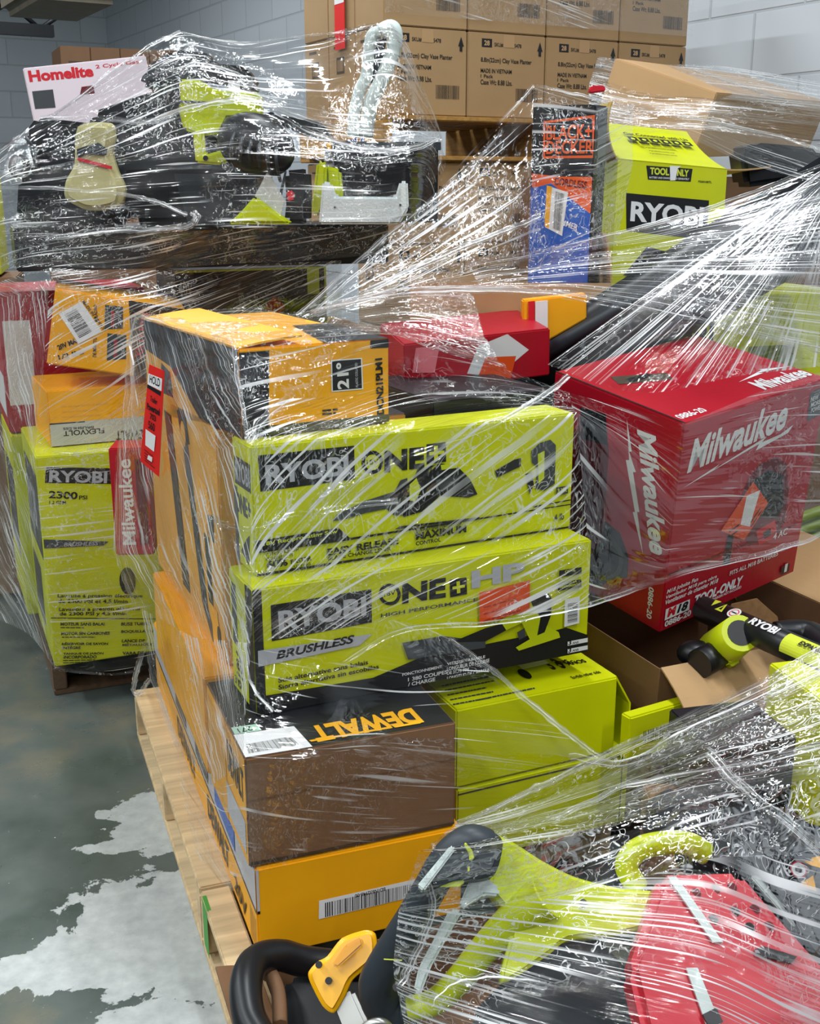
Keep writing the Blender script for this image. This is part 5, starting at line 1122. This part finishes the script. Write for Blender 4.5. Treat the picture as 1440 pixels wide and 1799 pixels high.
D = [(-60, 450, 3.40), (0, 418, 3.14), (110, 412, 3.06), (240, 408, 3.06), (340, 405, 3.08), (440, 400, 3.10), (560, 400, 3.12), (660, 396, 3.16), (740, 388, 3.26), (768, 430, 3.5)]
D2 = [(-60, 520, 3.45), (10, 476, 3.16), (100, 468, 3.06), (240, 474, 3.08), (340, 468, 3.14), (440, 462, 3.2), (560, 456, 3.26), (660, 446, 3.34), (738, 436, 3.4), (764, 470, 3.56)]
sheet('upper_wrap', [A, B, C], F_HEAP, wl, 12, 20, .007, 26, 1.0, lin_v=False)
sheet('middle_wrap', [C, D], F_TAUT, wl, 12, 20, .004, 40, 2.0)
sheet('crumpled_wrap', [D, D2], F_HEAP, wl, 12, 20, .004, 40, 2.0)
E_ = [(-60, 540, 3.5), (20, 520, 3.22), (86, 512, 2.99), (190, 526, 2.99), (300, 540, 3.04), (420, 530, 3.2), (520, 520, 3.36), (600, 510, 3.48)]
E0 = [(-60, 520, 3.48), (14, 490, 3.18), (92, 470, 3.03), (190, 476, 3.02), (300, 474, 3.06), (420, 466, 3.16), (520, 462, 3.26), (600, 458, 3.34)]
G1 = [(-60, 690, 3.5), (-5, 690, 3.3), (76, 660, 2.98), (190, 660, 2.99), (300, 650, 3.04), (420, 630, 3.2), (520, 610, 3.36), (600, 600, 3.48)]
H1 = [(-60, 770, 3.6), (0, 790, 3.36), (60, 800, 3.02), (190, 790, 3.06), (300, 780, 3.12), (420, 760, 3.25), (520, 740, 3.38), (600, 720, 3.5)]
I1 = [(-60, 980, 3.6), (20, 990, 3.38), (78, 1000, 3.03), (190, 985, 3.08), (300, 970, 3.14), (420, 950, 3.26), (520, 930, 3.38), (600, 910, 3.5)]
K1 = [(-30, 1080, 3.6), (44, 1110, 3.36), (97, 1176, 3.03), (190, 1180, 3.08), (300, 1160, 3.14), (420, 1140, 3.26), (520, 1120, 3.38), (600, 1100, 3.5)]
sheet('edge_wrap', [[q[0], q[1], q[2]] for q in (E0, E_, G1, H1)], F_SIDE, wl, 14, 16, .004, 45, 3.5)
sheet('carton_wrap', [q[2:] for q in (E0, E_, G1, H1)], F_DIAG, wl, 12, 16, .003, 45, 3.0)
sheet('lower_edge_wrap', [q[:3] for q in (H1, I1, K1)], F_SIDE, wl, 14, 18, .003, 45, 4.5)
sheet('lower_wrap', [q[2:] for q in (H1, I1, K1)], F_TAUT, wl, 12, 18, .003, 45, 4.0)
for k, (pts, r) in enumerate((([(0, 265, 3.3), (110, 193, 3.24), (200, 130, 3.28), (262, 80, 3.33), (318, 56, 3.38)], .004), ([(70, 208, 3.18), (150, 205, 3.14), (260, 214, 3.13), (330, 192, 3.13), (440, 176, 3.14), (560, 215, 3.2), (690, 240, 3.24), (770, 245, 3.36)], .006),
                  ([(250, 108, 3.28), (300, 126, 3.24), (345, 112, 3.22), (410, 128, 3.22), (455, 158, 3.2)], .004), ([(318, 56, 3.4), (420, 76, 3.44), (540, 62, 3.42), (688, 44, 3.38)], .003), ([(688, 44, 3.39), (732, 140, 3.46), (772, 232, 3.58), (770, 300, 3.55)], .003),
                  ([(80, 420, 3.05), (180, 406, 3.04), (270, 404, 3.05), (330, 396, 3.07), (345, 382, 3.08), (338, 372, 3.1)], .007), ([(0, 330, 3.14), (120, 332, 3.06), (260, 350, 3.08), (330, 378, 3.08)], .004),
                  ([(480, 200, 3.22), (560, 240, 3.2), (640, 262, 3.22), (720, 262, 3.24), (772, 240, 3.34)], .008), ([(66, 800, 3.0), (72, 770, 3.02), (80, 790, 3.0), (130, 796, 3.04), (240, 780, 3.08)], .004), ([(80, 1174, 3.03), (200, 1184, 3.07), (280, 1165, 3.1)], .003))):
    rope(wl, pts, r, seed=k)
# --- centre stack wrap
wc = empty('stretch_wrap', (-.1, 1.95, .0)); tag(wc, 'clear stretch wrap tight round the centre stack of lime saw cartons', 'plastic wrap')
R0 = [(226, 560, 2.72), (240, 552, 2.58), (330, 580, 2.25), (408, 603, 1.99), (550, 596, 2.05), (690, 590, 2.13), (860, 640, 2.20), (1000, 690, 2.24), (1204, 744, 2.29), (1330, 690, 2.42), (1480, 640, 2.56)]
R1_ = [(218, 690, 2.76), (236, 690, 2.58), (330, 700, 2.22), (424, 700, 1.95), (550, 700, 2.02), (690, 690, 2.10), (860, 700, 2.17), (1005, 716, 2.22), (1198, 800, 2.29), (1330, 740, 2.42), (1480, 690, 2.56)]
R2_ = [(206, 800, 2.78), (226, 800, 2.60), (330, 800, 2.20), (434, 780, 1.92), (550, 772, 1.98), (690, 760, 2.05), (860, 740, 2.13), (1012, 724, 2.20), (1190, 870, 2.29), (1310, 820, 2.42), (1470, 770, 2.56)]
R3_ = [(198, 965, 2.80), (222, 970, 2.62), (330, 985, 2.16), (444, 1012, 1.87), (550, 996, 1.94), (690, 975, 2.02), (860, 950, 2.10), (1030, 925, 2.17), (1170, 960, 2.28), (1290, 910, 2.42), (1450, 870, 2.56)]
R4_ = [(230, 1060, 2.80), (250, 1070, 2.60), (340, 1120, 2.10), (440, 1130, 1.86), (550, 1112, 1.92), (690, 1090, 2.0), (860, 1085, 2.07), (1036, 1066, 2.14), (1160, 1020, 2.27), (1290, 980, 2.42), (1440, 940, 2.56)]
sheet('side_wrap', [[r[i] for i in range(0, 4)] for r in (R0, R1_, R2_, R3_, R4_)], F_SIDE, wc, 16, 16, .004, 45, 5.0, lin_u=True)
sheet('front_wrap', [[r[i] for i in range(3, 8)] for r in (R1_, R2_, R3_, R4_)], F_DIAG, wc, 16, 20, .003, 45, 6.0)
sheet('top_front_wrap', [[r[i] for i in range(3, 8)] for r in (R0, R1_)], F_HEAP, wc, 16, 20, .003, 35, 6.5)
sheet('right_wrap', [[r[i] for i in range(7, 11)] for r in (R0, R1_, R2_, R3_, R4_)], F_THIN, wc, 14, 14, .003, 45, 7.0, lin_u=True)
T4 = [(250, 1070, 2.60), (340, 1120, 2.10), (440, 1130, 1.86), (550, 1112, 1.92), (690, 1090, 2.0), (795, 1122, 2.05)]
T5 = [(262, 1190, 2.80), (350, 1260, 2.02), (430, 1262, 1.80), (550, 1262, 1.84), (690, 1240, 1.93), (880, 1200, 2.02)]
T6 = [(300, 1300, 2.60), (370, 1380, 1.92), (426, 1345, 1.74), (560, 1330, 1.77), (700, 1310, 1.86), (1050, 1332, 2.0)]
sheet('lower_side_wrap', [[r[i] for i in range(0, 3)] for r in (T4, T5, T6)], F_SIDE, wc, 16, 16, .003, 60, 8.0, lin_u=True)
sheet('lower_front_wrap', [[r[i] for i in range(2, 6)] for r in (T4, T5, T6)], F_THIN, wc, 16, 16, .003, 40, 9.0)
T7 = [(345, 1500, 2.05), (400, 1560, 1.84), (440, 1540, 1.73), (560, 1505, 1.77), (700, 1470, 1.85), (900, 1420, 1.92)]
sheet('skirt_wrap', [T6, T7], F_THIN, wc, 14, 16, .002, 40, 10.0)
sheet('top_wrap', [[(240, 552, 2.60), (330, 545, 2.62), (430, 540, 2.66), (520, 548, 2.7), (700, 515, 2.62), (830, 514, 2.5)], [(330, 572, 2.3), (400, 570, 2.32), (500, 568, 2.36), (600, 568, 2.42), (720, 560, 2.44), (850, 590, 2.38)], [(408, 603, 1.99), (470, 598, 2.02), (550, 594, 2.05), (690, 588, 2.13), (780, 620, 2.18), (890, 650, 2.21)]], F_CRUMP, wc, 14, 14, .008, 14, 11.0)
for k, (pts, r) in enumerate((([(240, 552, 2.58), (300, 572, 2.34), (408, 602, 1.98)], .004), ([(408, 602, 1.97), (424, 700, 1.93), (436, 776, 1.90)], .003), ([(436, 776, 1.90), (470, 730, 1.96), (520, 690, 1.99)], .007), ([(364, 905, 2.04), (400, 925, 1.96), (440, 930, 1.88), (520, 905, 1.92), (700, 880, 2.0)], .005),
                  ([(370, 905, 2.02), (410, 950, 1.94), (450, 1010, 1.86), (480, 1000, 1.88)], .006), ([(440, 1010, 1.86), (425, 1100, 1.86), (440, 1200, 1.82), (480, 1250, 1.80)], .003), ([(560, 1190, 1.88), (700, 1110, 1.98), (870, 1092, 2.06), (1035, 1062, 2.13), (1180, 1012, 2.26), (1390, 958, 2.5), (1460, 930, 2.58)], .005),
                  ([(790, 1120, 2.04), (880, 1190, 2.03), (1000, 1290, 2.0), (1060, 1335, 1.98)], .004), ([(560, 870, 1.96), (720, 800, 2.04), (880, 740, 2.14), (1000, 660, 2.22)], .005), ([(545, 545, 2.72), (700, 513, 2.60), (860, 508, 2.45), (980, 516, 2.40), (1200, 560, 2.40), (1450, 616, 2.5)], .007),
                  ([(205, 800, 2.77), (201, 968, 2.8)], .002), ([(234, 640, 2.62), (228, 600, 2.66), (240, 553, 2.58)], .002), ([(256, 1130, 2.8), (240, 1180, 2.86), (236, 1215, 2.9), (250, 1212, 2.88), (262, 1192, 2.84)], .006))):
    rope(wc, pts, r, seed=20 + k)
# --- right rear wrap (tent from the black and blue carton)
wr = empty('stretch_wrap', (.4, 2.8, .0)); tag(wr, 'clear stretch wrap stretched like a tent off the tall black and blue carton', 'plastic wrap')
sheet('tent_wrap', [[(938, 150, 3.08), (880, 225, 3.05), (780, 325, 3.0), (650, 440, 2.95), (520, 556, 2.86)], [(946, 300, 2.99), (900, 350, 2.92), (820, 420, 2.84), (720, 490, 2.76), (560, 556, 2.72)], [(950, 440, 2.94), (900, 470, 2.82), (830, 496, 2.72), (720, 512, 2.62), (600, 540, 2.66)]], F_CRUMP, wr, 14, 16, .006, 22, 12.0)
sheet('corner_wrap', [[(937, 150, 2.99), (1048, 190, 2.90), (1112, 184, 2.99)], [(932, 300, 2.97), (1044, 310, 2.88), (1110, 290, 2.97)], [(926, 480, 2.94), (1040, 440, 2.86), (1084, 430, 2.92)]], F_HEAP, wr, 12, 14, .003, 30, 12.5, lin_u=True)
sheet('top_wrap', [[(938, 150, 3.10), (1100, 186, 3.2), (1240, 210, 3.3), (1340, 230, 3.3), (1480, 280, 3.2)], [(940, 200, 3.04), (1050, 240, 3.05), (1180, 235, 3.0), (1320, 290, 2.96), (1480, 330, 2.8)]], F_THIN, wr, 14, 12, .004, 22, 13.0)
sheet('sling_wrap', [[(820, 462, 2.84), (1000, 428, 2.82), (1150, 395, 2.80), (1290, 352, 2.74), (1470, 285, 2.66)], [(840, 500, 2.62), (1000, 480, 2.58), (1150, 470, 2.56), (1300, 470, 2.56), (1470, 470, 2.58)], [(700, 514, 2.58), (960, 514, 2.42), (1180, 555, 2.40), (1320, 590, 2.46), (1470, 620, 2.52)]], F_FAN, wr, 16, 20, .005, 40, 14.0)
sheet('fan_wrap', [[(1440, 300, 2.60), (1446, 330, 2.58), (1452, 360, 2.56), (1460, 400, 2.56)], [(960, 640, 2.40), (1120, 690, 2.36), (1300, 660, 2.40), (1480, 640, 2.52)]], F_FAN, wr, 24, 30, .004, 50, 15.0, lin_u=False, swap=True)
for k, (pts, r) in enumerate((([(938, 150, 3.08), (780, 322, 2.99), (650, 438, 2.94), (520, 556, 2.86)], .004), ([(930, 178, 3.06), (800, 320, 2.97), (660, 450, 2.9), (550, 550, 2.8)], .003), ([(938, 150, 3.09), (1020, 168, 3.06), (1060, 178, 3.08), (1100, 186, 3.15), (1340, 232, 3.25), (1460, 272, 3.2)], .004),
                  ([(820, 462, 2.83), (1000, 428, 2.81), (1150, 393, 2.79), (1290, 350, 2.73), (1470, 282, 2.65)], .004), ([(560, 548, 2.68), (800, 440, 2.8), (900, 400, 2.86), (950, 380, 2.9)], .006))):
    rope(wr, pts, r, seed=40 + k)
# --- front heap wrap
wf = empty('stretch_wrap', (.5, 1.4, .0)); tag(wf, 'glossy clear stretch wrap over the loose tools at the bottom right', 'plastic wrap')
W0 = [(800, 1450, 1.78), (930, 1392, 1.86), (1060, 1328, 1.90), (1240, 1245, 1.84), (1360, 1180, 1.82), (1500, 1100, 1.82)]
W1 = [(735, 1500, 1.37), (880, 1490, 1.36), (1060, 1450, 1.46), (1240, 1400, 1.50), (1370, 1380, 1.52), (1500, 1350, 1.55)]
W2 = [(700, 1600, 1.37), (880, 1590, 1.36), (1060, 1560, 1.40), (1240, 1510, 1.36), (1370, 1500, 1.40), (1500, 1480, 1.46)]
W3 = [(690, 1700, 1.36), (860, 1700, 1.345), (1060, 1700, 1.32), (1240, 1680, 1.29), (1370, 1670, 1.30), (1500, 1660, 1.36)]
W4 = [(720, 1850, 1.34), (860, 1860, 1.28), (1060, 1860, 1.25), (1240, 1860, 1.23), (1370, 1860, 1.24), (1500, 1860, 1.28)]
sheet('upper_wrap', [W0, W1], F_MILKY, wf, 16, 26, .007, 20, 16.0)
sheet('middle_wrap', [W1, W2], F_CRUMP, wf, 16, 24, .006, 24, 17.0)
sheet('lower_wrap', [W2, W3, W4], F_FRONT, wf, 16, 26, .003, 34, 18.0)
for k, (pts, r) in enumerate((([(800, 1450, 1.77), (930, 1392, 1.85), (1060, 1326, 1.89), (1240, 1243, 1.83), (1460, 1122, 1.80)], .005), ([(1000, 1330, 1.9), (1100, 1340, 1.8), (1240, 1270, 1.76), (1460, 1175, 1.74)], .006), ([(1240, 1320, 1.72), (1320, 1400, 1.58), (1400, 1460, 1.5), (1460, 1520, 1.45)], .008),
                  ([(800, 1452, 1.7), (960, 1440, 1.55), (1100, 1380, 1.62), (1300, 1340, 1.64), (1460, 1300, 1.62)], .004), ([(740, 1530, 1.365), (760, 1590, 1.35), (730, 1680, 1.345), (700, 1730, 1.34)], .004), ([(760, 1770, 1.32), (800, 1730, 1.33), (880, 1720, 1.33), (960, 1730, 1.32)], .006))):
    rope(wf, pts, r, seed=60 + k)
# --- wrap on the planter cartons and the big brown carton
wp = empty('stretch_wrap', (.4, 4.5, 1.7)); tag(wp, 'thin clear wrap round the upper planter cartons at the back', 'plastic wrap')
o0 = S0 - SYV * .012
pa = [tuple(proj(o0 + SX * s_ + Vector((0, 0, z))) + ((o0 + SX * s_).y,) for s_ in (0.0, .5, 1.0, 1.5)) for z in (2.42, 2.30, 2.12)]
sheet('band', pa, F_THIN, wp, 14, 16, .003, 40, 19.0)
wb = empty('stretch_wrap', (.8, 3.7, 1.6)); tag(wb, 'hazy stretch wrap over the big brown carton by the white wall', 'plastic wrap')
sheet('band', [[(1050, 100, 4.2), (1160, 112, 4.2), (1280, 118, 4.2), (1480, 150, 4.2)], [(1034, 150, 3.82), (1130, 170, 3.76), (1250, 176, 3.68), (1480, 196, 3.72)], [(1034, 215, 3.80), (1130, 225, 3.74), (1260, 230, 3.64), (1480, 260, 3.6)]], F_MILKY, wb, 14, 14, .004, 24, 20.0)
